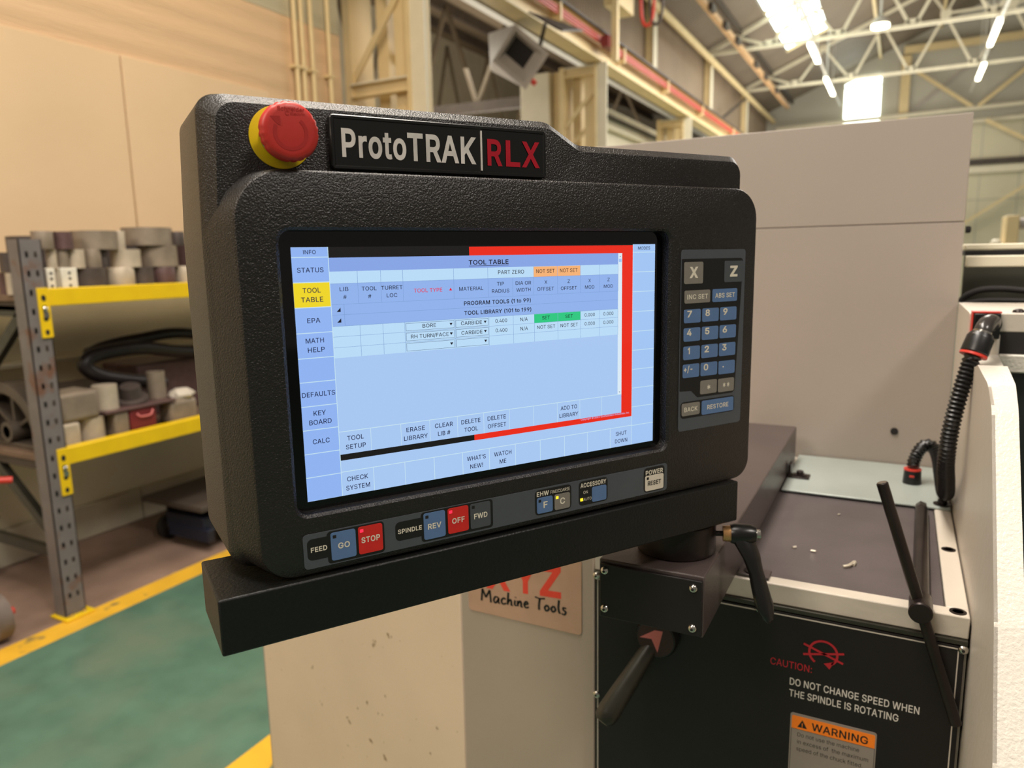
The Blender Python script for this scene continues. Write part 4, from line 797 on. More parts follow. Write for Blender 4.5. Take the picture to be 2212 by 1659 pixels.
m.prism(rr(-0.0872, 0.0068, 0.868, 0.9525, 0.003), lambda x, z, d: (x, 0.8730-d, z), 0, 0.0007, M_LABELSILVER)
m.prism(rr(-0.0855, 0.0052, 0.9325, 0.9495, (0.0005, 0.0005, 0.002, 0.002)), lambda x, z, d: (x, 0.8723-d, z), 0, 0.0002, M_ORANGE)
for (x0, x1, z0, z1) in ((-0.0858, -0.0853, 0.872, 0.9325), (0.0050, 0.0055, 0.872, 0.9325), (-0.0855, 0.0052, 0.9320, 0.9326), (-0.0855, 0.0052, 0.8715, 0.872)): m.poly([LB(x0,z0),LB(x1,z0),LB(x1,z1),LB(x0,z1)], M_INKBLACK)
m.poly([LT(-0.0790,0.9353), LT(-0.0680,0.9353), LT(-0.0735,0.9455)], M_INKBLACK); m.text('!', LTT, -0.0735, 0.9388, 0.0011, 0.0052, M_ORANGE, 0.02)
m.text('WARNING', LT, -0.0325, 0.9403, 0.061, 0.0092, M_INKBLACK, 0.02)
for s_, x, z, w in (('Do not use the machine', -0.0445, 0.9255, 0.068, ), ('in excess of  the maximum', -0.0395, 0.9160, 0.078), ('speed of the chuck fitted.', -0.0425, 0.9065, 0.073)): m.text(s_, LB, x, z, w, 0.0052, M_INKBLACK, 0.0)
for i, (w, z) in enumerate(((0.075, 0.897), (0.06, 0.8875))): pass
m.build('warning_label', fp)
# selector lever with dial
m = MB(); m.lathe((-0.2515, 0.873, 1.016), (0,-1,0), [(0, .0275), (.012, .0275), (.016, .025)], M_PLASTIC_SMOOTH, 32); lv = m.build('selector_lever', t)
m = MB(); m.cyl((-0.2515, 0.857, 1.016), (-0.2515, 0.8565, 1.016), 0.0235, mat('maroon_dial', (52, 20, 20), 0.4, var=0.05, vscale=40), 32); m.build('dial_face', lv)
m = MB(); m.poly([(x, 0.8562, z) for x, z in ((-0.2725, 1.0145), (-0.2525, 1.0285), (-0.2420, 1.0290), (-0.2485, 0.9985), (-0.2565, 1.0155))], M_PINK); m.build('pointer_arrow', lv)
m = MB(); m.lathe((-0.2595, 0.866, 1.000), (-0.036, -0.068, -0.068), [(0, .0105), (.02, .0118), (.07, .0138), (.098, .0148), (.108, .0132), (.113, .0085), (.1135, .004)], M_HANDLE, 22); m.build('lever_handle', lv)

# rear plate with bracket and bolts
m = MB(); m.box(-0.1565, 0.087, 1.248, 1.487, 1.1111, 1.1145, M_ZINC); rp = m.build('rear_plate', t, bevel=0.0012)
def bolt(x, y, z, parent, r=0.006, wr=0.0115):
    m = MB(); m.lathe((x, y, z), (0,0,1), [(0, wr), (.0015, wr)], M_BLACKOX, 22); m.lathe((x, y, z+.0015), (0,0,1), [(0, r), (.0055, r), (.0065, r*.85), (.0065, r*.5), (.004, r*.5)], M_BLACKOX, 18); return m.build('cap_bolt', parent)
m = MB(); m.box(-0.150, -0.121, 1.318, 1.345, 1.1146, 1.1176, M_BLACKOX); m.box(-0.1555, -0.1505, 1.318, 1.345, 1.1146, 1.138, M_BLACKOX); br = m.build('angle_bracket', t, bevel=0.0008)
bolt(-0.137, 1.333, 1.1176, br)
bolt(0.0765, 1.268, 1.1145, rp, 0.0068, 0.0125)
for y in (1.08, 0.8875): MB().lathe((0.0765, y, ZT), (0,0,1), [(0, .0085), (.0006, .0085), (.0008, .0055), (-.004, .0045)], M_BLACKOX, 18).build('countersunk_screw', t)
m = MB(); m.box(-0.157, -0.120, 0.880, 0.905, ZT+0.0002, ZT+0.004, M_BOX); br = m.build('angle_bracket', t, bevel=0.0008)
bolt(-0.140, 0.893, ZT+0.004, br, 0.0055, 0.011)

# chips of swarf on the plate
M_SWARF = mat('bright_swarf', (226, 216, 196), 0.3, 0.5, var=0.1, vscale=80)
def chip(pts, lb, r=0.0012, g=None):
    m = MB(); m.tube([(x, y, 1.1085+r*0.9+dz) for x, y, dz in pts], r, M_SWARF, 6); tag(m.build('swarf_chip'), lb, 'swarf chip', g)
chip([(-0.0435, 0.966, 0), (-0.037, 0.970, 0.001), (-0.031, 0.985, 0.001), (-0.032, 0.976, 0)], 'largest curled swarf chip in the middle of the dark top plate', 0.0020)
chip([(-0.108, 1.005, 0), (-0.104, 1.008, 0.0004)], 'tiny bright swarf chip left of the oblong one on the top plate', 0.0017)
chip([(-0.085, 1.004, 0), (-0.079, 1.003, 0.0004)], 'small oblong swarf chip on the left half of the top plate', 0.0016)
chip([(-0.064, 1.168, 0), (-0.061, 1.170, 0.0004)], 'tiny swarf speck near the zinc plate edge on the top plate', 0.0012)
chip([(0.0275, 0.99, 0), (0.029, 0.993, 0.0004)], 'tiny swarf speck between the two key bars on the top plate', 0.0010)

# ------------------------------------------------------------------ chuck key lying over the front edge
t = thing('chuck_key', 'black steel T-handle chuck key lying over the headstock front edge', 'chuck key', (0.042, 1.0, 1.108))
ks = Vector((0.0395, 0.850, 1.1205)); kd = Vector((0.048-0.0395, 1.245-0.850, -0.003)).normalized()
m = MB(); m.lathe(ks+kd*0.03, kd, [(0, .0088), (.33, .0088), (.335, .0094)], M_BLACKOX, 8); m.lathe(ks+kd*0.365, kd, [(0, .0094), (.022, .0082), (.026, .006)], M_BLACKOX, 6); m.build('shaft', t, sharp=50)
m = MB(); m.lathe(ks-kd*0.006, kd, [(0, .0105), (.0015, .0118), (.036, .0118), (.040, .0090)], M_BLACKOX, 28); m.build('head', t)
hb = ks+kd*0.012; bd = (Vector((0.082, 0.861, 0.992))-Vector((-0.0055, 0.861, 1.2545))).normalized(); off = (hb-Vector((-0.0055, hb.y, 1.2545))).dot(bd)
m = MB(); m.lathe(Vector((-0.0055, hb.y, 1.2545)), bd, [(0, .0052), (.001, .0060), (.275, .0060), (.276, .0052)], M_BLACKOX, 18); m.build('cross_bar', t)
m = MB(); m.lathe(Vector((-0.0055, hb.y, 1.2545))-bd*0.0004, bd, [(0, .0050), (.0005, .0050)], M_CHROME, 18); part_label(m.build('bar_end', t), 'bright bare end of the cross bar')

# ------------------------------------------------------------------ box carrying the console, with swivel
t = thing('console_support_box', 'long charcoal box on the headstock, carrying the console swivel', 'support box', (-0.2145, 1.07, 1.1125))
m = MB(); m.box(-0.271, -0.158, 0.7075, 1.442, 1.1128, 1.1795, M_BOX); m.build('box_body', t, bevel=0.0015)
m = MB(); m.box(-0.269, -0.159, 0.7030, 0.7074, 1.1155, 1.1760, M_FRONT); cp = m.build('cover_plate', t, bevel=0.001)
for (x, z) in ((-0.263, 1.169), (-0.168, 1.1675), (-0.263, 1.1255), (-0.168, 1.124)):
    m = MB(); m.dome((x, 0.7029, z), (0,-1,0), 0.0046, 0.0034, M_CHROME); m.cyl((x, 0.6996, z), (x, 0.6993, z), 0.0016, M_DARKHOLE, 6); m.build('cover_screw', cp)
CX, CY = -0.2045, 0.772
m = MB(); m.lathe((CX, CY, 1.1797), (0,0,1), [(0, .041), (.0015, .0425), (.034, .0425), (.0365, .0405)], M_BLACKOX, 48); cl = m.build('swivel_collar', t)
# clamp lever
p0 = Vector((-0.163, 0.776, 1.2015)); ax = Vector((0.93, 0.30, 0.02)).normalized()
m = MB(); m.cyl(p0-ax*0.012, p0+ax*0.009, 0.0030, M_BLACKOX, 12); m.build('lever_stud', cl)
m = MB(); m.lathe(p0+ax*0.008, ax, [(0, .0085), (.008, .0088)], mat('brass_tinted_bush', (196, 150, 100), 0.3, 0.7, var=0.1, vscale=40), 20); m.build('lever_bush', cl)
m = MB(); m.lathe(p0+ax*0.016, ax, [(0, .0100), (.004, .0112), (.020, .0108), (.026, .0085), (.027, .006)], M_PLASTIC_SMOOTH, 22)
h0 = p0+ax*0.034; 
m.loft([[h0+Vector(c)+Vector((dx*w*0.45, dx*w*0.1, 0))+Vector((0.0, dy*w*0.45, dy*w*0.12)) for dx, dy in [(math.cos(R(k*30)), math.sin(R(k*30))) for k in range(12)]] for c, w in (((-.010, -.002, .004), .022), ((-.002, -.004, -.008), .024), ((.006, -.007, -.022), .020), ((.011, -.009, -.036), .017), ((.016, -.012, -.052), .019), ((.022, -.015, -.070), .021), ((.027, -.018, -.083), .013), ((.028, -.019, -.087), .005))], M_PLASTIC_SMOOTH)
m.build('clamp_lever', cl)
m = MB(); m.lathe(p0+ax*0.043, ax, [(0, .0052), (.004, .0052), (.0045, .003)], M_CHROME, 16); m.build('lever_cap_screw', cl)

# ------------------------------------------------------------------ back guard
t = thing('back_guard_panel', 'tall plain beige sheet metal guard standing behind the headstock', 'guard panel', (-0.3, 1.5, 0.3))
m = MB()
m.box(-0.74, 0.0892, 1.490, 1.50, 1.5488, 1.7255, M_PANEL); m.box(-0.74, 0.0892, 1.4905, 1.50, 0.30, 1.5475, M_PANEL)
m.box(-0.74, 0.0880, 1.493, 1.50, 1.545, 1.55, M_BASE)
m.build('sheet', t, bevel=0.001)
m = MB(); m.box(-0.74, -0.72, 1.50, 1.56, 0.30, 1.725, M_PANEL); m.box(0.07, 0.0885, 1.50, 1.52, 1.42, 1.725, M_PANEL); m.build('folded_edge', t)
m = MB(); m.cyl((0.005, 1.4903, 1.175), (0.005, 1.488, 1.175), 0.0065, M_DARKHOLE, 18); m.build('plug', t)
m = MB(); m.lathe((0.092, 1.505, 1.535), (1,0,0), [(0, .006), (.006, .006), (.008, .004)], M_DARKHOLE, 12); m.build('side_screw', t)

# ------------------------------------------------------------------ chuck guard at the right
t = thing('chuck_guard', 'white textured chuck guard with sloping front edge at the right', 'chuck guard', (0.25, 1.1, 0.30))
prof = [(1.488, 0.30), (1.488, 1.4115), (1.2475, 1.4115), (1.2475, 1.353), (1.100, 1.352), (1.062, 1.360), (0.935, 1.357), (0.880, 1.340), (0.722, 1.178), (0.655, 1.086), (0.60, 0.98), (0.60, 0.30)]
rad = [0, 0, .004, .004, .01, .02, .05, .03, .03, .03, .05, 0]
rp_ = round_poly(prof, rad, 5)
m = MB(); m.prism(rp_, lambda y, z, d: (0.0895+d, y, z), 0, 0.003, M_MACHINE); m.build('side_sheet', t)
fl = [(1.235, 1.372), (1.075, 1.362), (0.935, 1.357), (0.880, 1.340), (0.722, 1.178), (0.655, 1.086), (0.60, 0.98), (0.60, 0.30)]
flr = round_poly([(1.6, 1.39)]+fl, [0, 0, .02, .05, .03, .03, .03, .05, 0], 6)[14:]
flr = [(1.2355, 1.353), (1.10, 1.352), (1.062, 1.3602)]+[p for p in flr if p[0] < 1.03]
m = MB(); inner = []
def width(y): return 0.0230 if y < 0.88 else 0.0230+(y-0.88)*0.043
V = []; n = len(flr)
for (y, z) in flr: V.append((0.0895, y, z))
for (y, z) in flr: V.append((0.0895+width(y), y, z))
for (y, z) in flr: V.append((0.0895+width(y), y+0.004, z-0.0045))
m.add(V, [(i, i+1, n+i+1, n+i) for i in range(n-1)]+[(n+i, n+i+1, 2*n+i+1, 2*n+i) for i in range(n-1)], M_MACHTEX)
m.build('front_flange', t, sharp=60)
m = MB(); m.box(0.0925, 0.75, 1.2475, 1.488, 1.384, 1.4115, M_MACHINE); m.build('top_cover', t, bevel=0.002)
m = MB(); m.box(0.0925, 0.1285, 1.236, 1.2475, 1.345, 1.384, M_MACHINE); m.build('corner_post', t, bevel=0.004)
m = MB(); m.box(0.1285, 0.75, 1.2475, 1.2495, 1.352, 1.384, M_DARKHOLE); m.box(0.12, 0.75, 1.30, 1.48, 0.30, 1.384, M_DARKHOLE); m.build('dark_slot', t)
m = MB(); m.box(0.1285, 0.75, 1.236, 1.2470, 1.328, 1.3535, M_MACHTEX); m.build('lower_lip', t, bevel=0.002)
m = MB(); m.box(0.116, 0.75, 1.252, 1.256, 0.30, 1.327, mat('dark_green_grey_window', (42, 46, 46), 0.3, var=0.1, vscale=6)); m.build('dark_panel', t)
m = MB(); m.lathe((0.150, 1.262, 1.4115), (0,0,1), [(0, .008), (.003, .007), (.005, .004)], M_BLACKOX, 12); m.build('cap_screw', t)

# rear carriage housing seen above the guard
t = thing('rear_housing', 'low dark housing with white edge strips behind the chuck guard', 'housing', (0.45, 1.6, 0.3))
m = MB(); m.box(0.10, 0.9, 1.60, 1.62, 0.30, 1.490, mat('dark_grey_green_back', (62, 62, 52), 0.5, var=0.1, vscale=6)); m.build('back_sheet', t)
m = MB(); m.box(0.10, 0.9, 1.555, 1.58, 1.470, 1.490, M_CREAMPALE); m.build('edge_strip', t, bevel=0.002)
m = MB(); m.box(0.10, 0.9, 1.60, 1.70, 1.500, 1.511, M_CREAMPALE); m.build('edge_strip', t, bevel=0.002)
m = MB(); m.box(0.10, 0.9, 1.60, 1.68, 1.4905, 1.4995, M_DARKHOLE); m.build('dark_gap', t)
m = MB(); m.box(0.10, 0.9, 1.51, 1.60, 0.30, 1.40, M_DARKHOLE); m.build('lower_box', t)
m = MB(); m.tube([(0.095, 1.55, 1.406), (0.103, 1.55, 1.419), (0.125, 1.55, 1.430), (0.16, 1.55, 1.432), (0.22, 1.55, 1.427), (0.4, 1.55, 1.42)], 0.0055, M_DARKHOLE, 10)
tag(m.build('braided_cable'), 'black braided cable arching over the dark housing behind the chuck guard', 'cable')
m = MB(); m.tube([(0.10, 1.54, 1.4055), (0.13, 1.54, 1.412), (0.2, 1.54, 1.412), (0.4, 1.54, 1.407)], 0.004, M_DARKHOLE, 8)
tag(m.build('thin_cable'), 'thin black cable lying just under the braided cable', 'cable')

# ------------------------------------------------------------------ conduit from guard to rear plate
t = thing('flexible_conduit', 'black corrugated conduit with red rings looping to the rear plate', 'conduit', (0.08, 1.25, 1.1147))
m = MB(); m.box(0.0932, 0.1265, 1.226, 1.2470, 1.376, 1.4125, M_PLASTIC_SMOOTH); m.build('elbow_flange', t, bevel=0.002)
m = MB()
for (x0, x1, z0, z1) in ((0.0930, 0.1268, 1.4125, 1.4145), (0.0915, 0.0930, 1.376, 1.4145)): m.box(x0, x1, 1.226, 1.2470, z0, z1, M_REDRING)
m.build('red_gasket', t)
m = MB(); m.lathe((0.113, 1.226, 1.397), (0,-1,0), [(0, .0150), (.006, .0145)], M_PLASTIC_SMOOTH, 24)
m.tube([(0.113, 1.222, 1.397), (0.1125, 1.195, 1.400), (0.1095, 1.165, 1.405), (0.1025, 1.142, 1.404), (0.0985, 1.129, 1.398), (0.0968, 1.126, 1.392)], 0.0108, M_ELBOW, 16); m.build('elbow', t)
n0 = Vector((0.0968, 1.126, 1.3930)); nd = (Vector((0.0873, 1.117, 1.3620))-n0).normalized()
m = MB(); m.lathe(n0, nd, [(0, .0130), (.004, .0150), (.006, .0160), (.026, .0166), (.028, .0150)], M_RUBBER, 24); m.build('conduit_nut', t)
m = MB(); m.lathe(n0+nd*0.028, nd, [(0, .0164), (.003, .0164)], M_REDRING, 24); m.build('red_ring', t)
m = MB(); m.lathe(n0-nd*0.003, nd, [(0, .0112), (.003, .0118)], M_CHROME, 24); m.build('metal_collar', t)
q0 = n0+nd*0.030
m = MB(); m.tube([q0, q0+nd*0.012, (0.0755, 1.105, 1.3105), (0.0690, 1.103, 1.267), (0.0675, 1.115, 1.221), (0.0720, 1.150, 1.184), (0.0765, 1.205, 1.152), (0.0770, 1.270, 1.136), (0.0755, 1.330, 1.143), (0.0720, 1.365, 1.162), (0.0650, 1.383, 1.175), (0.0540, 1.386, 1.179), (0.0440, 1.380, 1.170), (0.0370, 1.373, 1.152), (0.0360, 1.370, 1.140)], 0.0096, M_RUBBER, 18, ribs=(0.0056, 0.0013)); m.build('corrugated_tube', t, sharp=80)
m = MB(); m.lathe((0.0360, 1.370, 1.1146), (0,0,1), [(0, .0142), (.010, .0136), (.023, .0130), (.0235, .0104)], M_RUBBER, 24); m.build('conduit_nut', t)
m = MB(); m.lathe((0.0360, 1.370, 1.1375), (0,0,1), [(0, .0134), (.0026, .0134), (.0026, .0106)], M_REDRING, 24); m.box(0.0315, 0.0385, 1.3552, 1.3575, 1.128, 1.131, M_REDRING); m.build('red_ring', t)

# ------------------------------------------------------------------ gear end cabinet of the lathe
t = thing('gear_end_cabinet', 'stained beige lathe end cabinet with copper coloured maker plaque', 'lathe cabinet', (-0.7, 1.2, 0.0))
gx, gy = -0.56, 0.880; ga = R(-15); ge = Vector((-math.cos(ga), -math.sin(ga)))
def g2(s): return (gx+ge.x*s, gy+ge.y*s)
e1 = g2(0.628); 
m = MB(); m.prism([(gx, gy), (-0.3435, 0.880), (-0.3435, 1.488), (-0.80, 1.488)], lambda x, y, z: (x, y, z), 0, 1.105, M_BASE); m.build('end_cover', t, bevel=0.003)
m = MB(); m.prism([(gx-0.0005, gy+0.0005), (gx-0.001, gy+0.02), (e1[0]+0.004, e1[1]+0.02), e1], lambda x, y, z: (x, y, z), 0.0, 1.10, M_GEAR); m.build('side_door', t, bevel=0.002)
m = MB(); e2 = g2(0.640); m.prism([(e1[0]+0.002, e1[1]+0.004), (e1[0]+0.006, e1[1]+0.024), (e2[0]+0.003, e2[1]+0.026), (e2[0], e2[1]+0.006)], lambda x, y, z: (x, y, z), 0.0, 1.09, M_PANEL); m.build('door_edge', t)
m = MB(); m.prism(rr(-0.544, -0.3625, 0.984, 1.095, (0.006, 0.006, 0.006, 0.006)), lambda x, z, d: (x, 0.8798-d, z), 0, 0.0012, M_COPPER)
PF = lambda x, z: (x, 0.8784, z); pl_ = m.build('maker_plaque', t)
m = MB()
for s_, xc, w in (('X', -0.4930, 0.040), ('Y', -0.4485, 0.036), ('Z', -0.4095, 0.033)): m.text(s_, PF, xc, 1.0520+0.07*(xc+0.4485), w, 0.042, M_PLAQUERED, 0.04, 0.05)
m.build('red_lettering', pl_)
m = MB()          # brush-script words drawn as pen strokes
sx, sz, sh = -0.5215, 1.0030, 0.0190
SCRIPT = {
 'M': ([[(0,.0),(.08,1.0)],[(.08,1.0),(.32,.35)],[(.32,.35),(.62,1.0)],[(.62,1.0),(.66,.5),(.70,0.0)]], .84),
 'a': ([[(.36,.48),(.15,.5),(.02,.2),(.14,.0),(.34,.3),(.38,.48)],[(.38,.48),(.36,.1),(.48,.02)]], .52),
 'c': ([[(.34,.42),(.2,.5),(.03,.25),(.14,.0),(.38,.12)]], .42),
 'h': ([[(.10,1.0),(.06,.5),(.03,.0)],[(.05,.2),(.22,.46),(.30,.3),(.30,.05),(.42,.02)]], .46),
 'i': ([[(.08,.46),(.06,.1),(.18,.02)],[(.11,.66),(.13,.72)]], .22),
 'n': ([[(.05,.46),(.03,.0)],[(.04,.2),(.2,.46),(.28,.3),(.28,.05),(.4,.02)]], .44),
 'e': ([[(.05,.22),(.28,.34),(.18,.5),(.03,.25),(.14,.0),(.36,.10)]], .42),
 'T': ([[(.02,.98),(.35,.92),(.72,1.0)],[(.36,.94),(.30,.4),(.30,.0)]], .62),
 'o': ([[(.2,.48),(.04,.25),(.14,.0),(.32,.2),(.22,.48)]], .42),
 'l': ([[(.12,1.0),(.07,.4),(.14,.02),(.22,.04)]], .25),
 's': ([[(.34,.44),(.16,.46),(.14,.3),(.30,.15),(.20,-.08),(.02,-.02)]], .42), ' ': ([], .30)}
pen = sx
for ch in 'Machine Tools':
    st_, adv = SCRIPT[ch]
    for s_ in st_: m.stroke([(pen+x*sh*1.2, sz+0.062*(pen-sx)+z*sh) for x, z in s_], PF, 0.0034, M_INKBLACK, 0.6)
    pen += adv*sh*1.27
m.build('script_lettering', pl_)

# machine standing far behind at the right
t = thing('distant_machine', 'small cream machine with blue end standing beyond the guard', 'machine', (0.95, 8.2, 0))
m = MB(); m.box(0.70, 1.6, 8.0, 8.5, 0, 1.545, M_CREAMPALE); m.build('machine_base', t, bevel=0.01)
m = MB(); m.box(0.80, 0.90, 8.02, 8.4, 1.545, 1.80, M_CREAM); m.build('column_head', t, bevel=0.01)
m = MB(); m.lathe((0.90, 8.2, 1.73), (1,0,0), [(0, .05), (.16, .05), (.18, .03)], M_GREYBOX, 16); m.build('motor', t)
m = MB(); m.box(1.0, 1.02, 8.02, 8.3, 1.545, 1.66, M_GREYBOX); m.box(1.06, 1.6, 8.0, 8.4, 1.546, 1.68, mat('blue_machine_paint', (70, 120, 190), 0.5, var=0.06, vscale=8)); m.build('control_end', t)
m = MB(); m.lathe((0.74, 8.06, 1.545), (0,0,1), [(0, .05), (.03, .045), (.05, .02)], M_CREAMPALE, 16); m.build('cap', t)

# ------------------------------------------------------------------ control console (local frame: u right, n towards the viewer, v up)
V0 = -0.1975
t = thing('control_console', 'black pendant control console with lit TOOL TABLE screen and red mushroom button', 'control console', (-0.30368, 0.55404, 1.41471+V0), None, R(57.7357))
K = lambda u, v, n: (u, -n, v-V0)
# support channel below
m = MB(); m.box(-0.245, 0.280, -0.0150, 0.0705, 0.0, 0.0440, M_STEELBLACK); m.build('support_channel', t, bevel=0.0016, local=True)
m = MB(); m.box(-0.15, 0.2, 0.02, 0.06, 0.0440, 0.0475, M_STEELBLACK); m.build('spacer_bar', t, local=True)
# rear shell, with the stepped top edge
def shell(left_t, left_m, left_b, top, step, right, bottom, d):
    pts = [(left_b, bottom), (right, bottom), (right, step), (0.0955+d, step), (0.0625+d*0.6, top), (left_t, top), (left_m, 0.10)]
    return round_poly(pts, [.018, .018, .013, .022, .026, .014, .2], 7)
m = MB()
m.loft([[K(u, v, n) for u, v in shell(*a)] for n, a in ((-0.0120, (-0.2135, -0.2195, -0.2200, 0.1970, 0.1790, 0.2965, -0.142, -.003)), (-0.0122, (-0.2141, -0.2200, -0.2205, 0.1976, 0.1796, 0.2971, -0.1425, -.0026)), (-0.0200, (-0.2200, -0.2250, -0.2250, 0.2040, 0.1860, 0.3012, -0.148, 0)), (-0.0265, (-0.2252, -0.2283, -0.2283, 0.2047, 0.1867, 0.3020, -0.1495, 0)), (-0.0280, (-0.2256, -0.2287, -0.2288, 0.2047, 0.1867, 0.3020, -0.1495, 0)), (-0.1130, (-0.2262, -0.2308, -0.2313, 0.2030, 0.1855, 0.3030, -0.1470, 0)), (-0.1180, (-0.222, -0.2265, -0.2270, 0.1980, 0.1805, 0.2990, -0.143, 0)))], M_PLASTIC)
m.build('rear_shell', t, local=True, sharp=24)
# front bezel with recessed opening
def bez(l, r, b, tp, rad): return rr(l, r, b, tp, rad, 9)
rings = [(-0.0280, bez(-0.2286, 0.3015, -0.1500, 0.1545, (.030, .022, .034, .050))), (0.0078, bez(-0.2125, 0.3000, -0.1522, 0.1508, (.026, .021, .030, .037))), (0.0094, bez(-0.2112, 0.2992, -0.1512, 0.1496, (.025, .020, .029, .036))), (0.0100, bez(-0.2095, 0.2975, -0.1496, 0.1480, (.024, .019, .028, .035))),
         (0.0100, rr(-0.1850, 0.1850, -0.1065, 0.1110, .0105, 9)), (0.0080, rr(-0.1826, 0.1826, -0.1042, 0.1088, .0090, 9)), (-0.0005, rr(-0.1820, 0.1820, -0.1036, 0.1082, .0085, 9))]
m = MB(); m.loft([[K(u, v, n) for u, v in q] for n, q in rings], M_PLASTIC, False, False)
m.build('front_bezel', t, local=True, sharp=30)
m = MB(); m.poly([K(u, v, -0.0002) for u, v in rr(-0.1825, 0.1825, -0.1040, 0.1086, .008, 9)], M_GLASS); m.build('screen_glass', t, local=True)

# screen picture: st coordinates, s to the right and t downwards, 0..1 over the lit area
S_SIDE = scr('screen_sidebar_blue', (150, 186, 250), 0.92); S_PALE = scr('screen_pale_blue', (168, 204, 252), 0.92); S_BODY = scr('screen_body_blue', (174, 206, 250), 0.92)
S_HEAD = scr('screen_header_blue', (150, 184, 244), 0.92); S_TITLE = scr('screen_title_blue', (140, 170, 236), 0.92); S_CELL = scr('screen_cell_white', (190, 224, 252), 0.95); S_WHITE = scr('screen_white', (224, 240, 252), 0.95)
S_YEL = scr('screen_yellow', (244, 218, 40), 0.95); S_RED = scr('screen_red', (238, 44, 26), 0.95); S_GREEN = scr('screen_green', (46, 204, 132), 0.95); S_ORG = scr('screen_peach', (250, 182, 122), 0.95)
S_BLACK = scr('screen_black', (26, 24, 24), 0.9); S_LINE = scr('screen_light_line', (206, 236, 248), 0.92); S_GRID = scr('screen_grid_line', (124, 160, 214), 0.9)
S_INK = scr('screen_navy_ink', (22, 26, 66), 0.9); S_INK2 = scr('screen_black_ink', (24, 24, 36), 0.9); S_REDINK = scr('screen_red_ink', (226, 40, 64), 0.95); S_BOX = scr('screen_box_outline', (96, 120, 150), 0.9)
W_, H_ = 0.345, 0.1935
def P(s, q, n=0.0): return K(-0.1725+s*W_, 0.0968-q*H_, n)
m = MB()
def cell(s0, s1, t0, t1, mt, n=0.0002): m.poly([P(s0,t0,n), P(s1,t0,n), P(s1,t1,n), P(s0,t1,n)], mt)
cell(0, 1, 0, 1, S_BODY, 0.0001)
cell(0.079, 0.4215, 0.0, 0.041, S_BLACK); cell(0.4215, 0.922, 0.004, 0.853, S_RED); cell(0.079, 0.4215, 0.827, 0.852, S_BLACK); cell(0.4215, 0.922, 0.0, 0.004, S_BLACK)
cell(0.08, 0.8845, 0.041, 0.827, S_BODY, 0.00025)
rows = [0, .038, .133, .229, .327, .425, .519, .615, .71, .806, .902, 1.0]
for i in range(11):
    cell(0.0, 0.0785, rows[i]+.0015, rows[i+1]-.0015, S_YEL if i == 2 else S_SIDE, 0.0003); cell(0.9225, 1.0, rows[i]+.0015, rows[i+1]-.0015, S_PALE, 0.0003)
    if i: cell(0.0, 0.0785, rows[i]-.0015, rows[i]+.0015, S_LINE, 0.0003); cell(0.9225, 1.0, rows[i]-.0015, rows[i]+.0015, S_LINE, 0.0003)
cell(0.0785, 0.0800, 0.0, 1.0, S_LINE, 0.0003); cell(0.9212, 0.9225, 0.0, 1.0, S_LINE, 0.0003)
cell(0.08, 0.871, 0.041, 0.094, S_TITLE, 0.0003); cell(0.08, 0.871, 0.094, 0.141, S_CELL, 0.0003); cell(0.08, 0.871, 0.141, 0.308, S_HEAD, 0.0003); cell(0.08, 0.871, 0.308, 0.4335, S_CELL, 0.0003)
cell(0.871, 0.8845, 0.041, 0.733, S_WHITE, 0.0003); cell(0.8730, 0.8825, 0.068, 0.083, S_PALE, 0.00035)
m.poly([P(.8755,.058,.0004), P(.8800,.058,.0004), P(.8778,.0535,.0004)], S_INK2); m.poly([P(.8755,.719,.0004), P(.8800,.719,.0004), P(.8778,.723,.0004)], S_INK2)
def hl(s0, s1, q, mt, w=.0012, n=.00035): cell(s0, s1, q-w/2, q+w/2, mt, n)
def vl(s, t0, t1, mt, w=.0008, n=.00035): cell(s-w/2, s+w/2, t0, t1, mt, n)
for q in (.141, .222, .263, .308, .349, .392): hl(.08, .871, q, S_GRID)
hdr = [.142, .196, .249, .378, .4705, .540, .602, .674, .746, .808, .871]
for s in hdr:
    vl(s, .094, .141, S_GRID) if s not in (.540,) else None
    vl(s, .141, .222, S_GRID); vl(s, .308, .4335, S_GRID)
vl(.108, .222, .308, S_GRID); hl(.08, .8845, .733, S_LINE, .003)
for s in (.154, .228, .302, .376, .449, .523, .596, .670, .743, .816): vl(s, .733, .827, S_LINE, .0012)
hl(.08, .922, .900, S_LINE, .003)
for s in (.156, .234, .310, .387, .4625, .539, .615, .692, .768, .846): vl(s, .900, 1.0, S_LINE, .0014)
for s0, s1, mt, q0, q1 in ((.602, .6735, S_ORG, .095, .1405), (.6745, .7455, S_ORG, .095, .1405), (.602, .6735, S_GREEN, .309, .3485), (.6745, .7455, S_GREEN, .309, .3485)): cell(s0, s1, q0, q1, mt, .0004)
for q0, q1 in ((.313, .345), (.3525, .387), (.396, .4295)):
    for s0, s1 in ((.2512, .3758), (.3795, .4685)):
        cell(s0, s1, q0, q1, S_BOX, .00038); cell(s0+.0009, s1-.0009, q0+.0015, q1-.0015, S_CELL, .00045)
        m.poly([P(s1-.0130,(q0+q1)/2-.006,.0005), P(s1-.0045,(q0+q1)/2-.006,.0005), P(s1-.0088,(q0+q1)/2+.005,.0005)], S_INK2)
m.poly([P(.3649,.1855,.0005), P(.3728,.1855,.0005), P(.3689,.1735,.0005)], S_REDINK)
for q in (.243, .285): m.poly([P(.0905,q+.0085,.0005), P(.0998,q+.0085,.0005), P(.0998,q-.0085,.0005)], S_INK2)
TX = lambda x, y: K(x, y, 0.0006)
def ui(s_, sc_, tc_, w, cap=.0165, mt=S_INK, bold=0.010): m.text(s_, TX, -0.1725+sc_*W_, 0.0968-tc_*H_, w*W_, cap*H_, mt, bold)
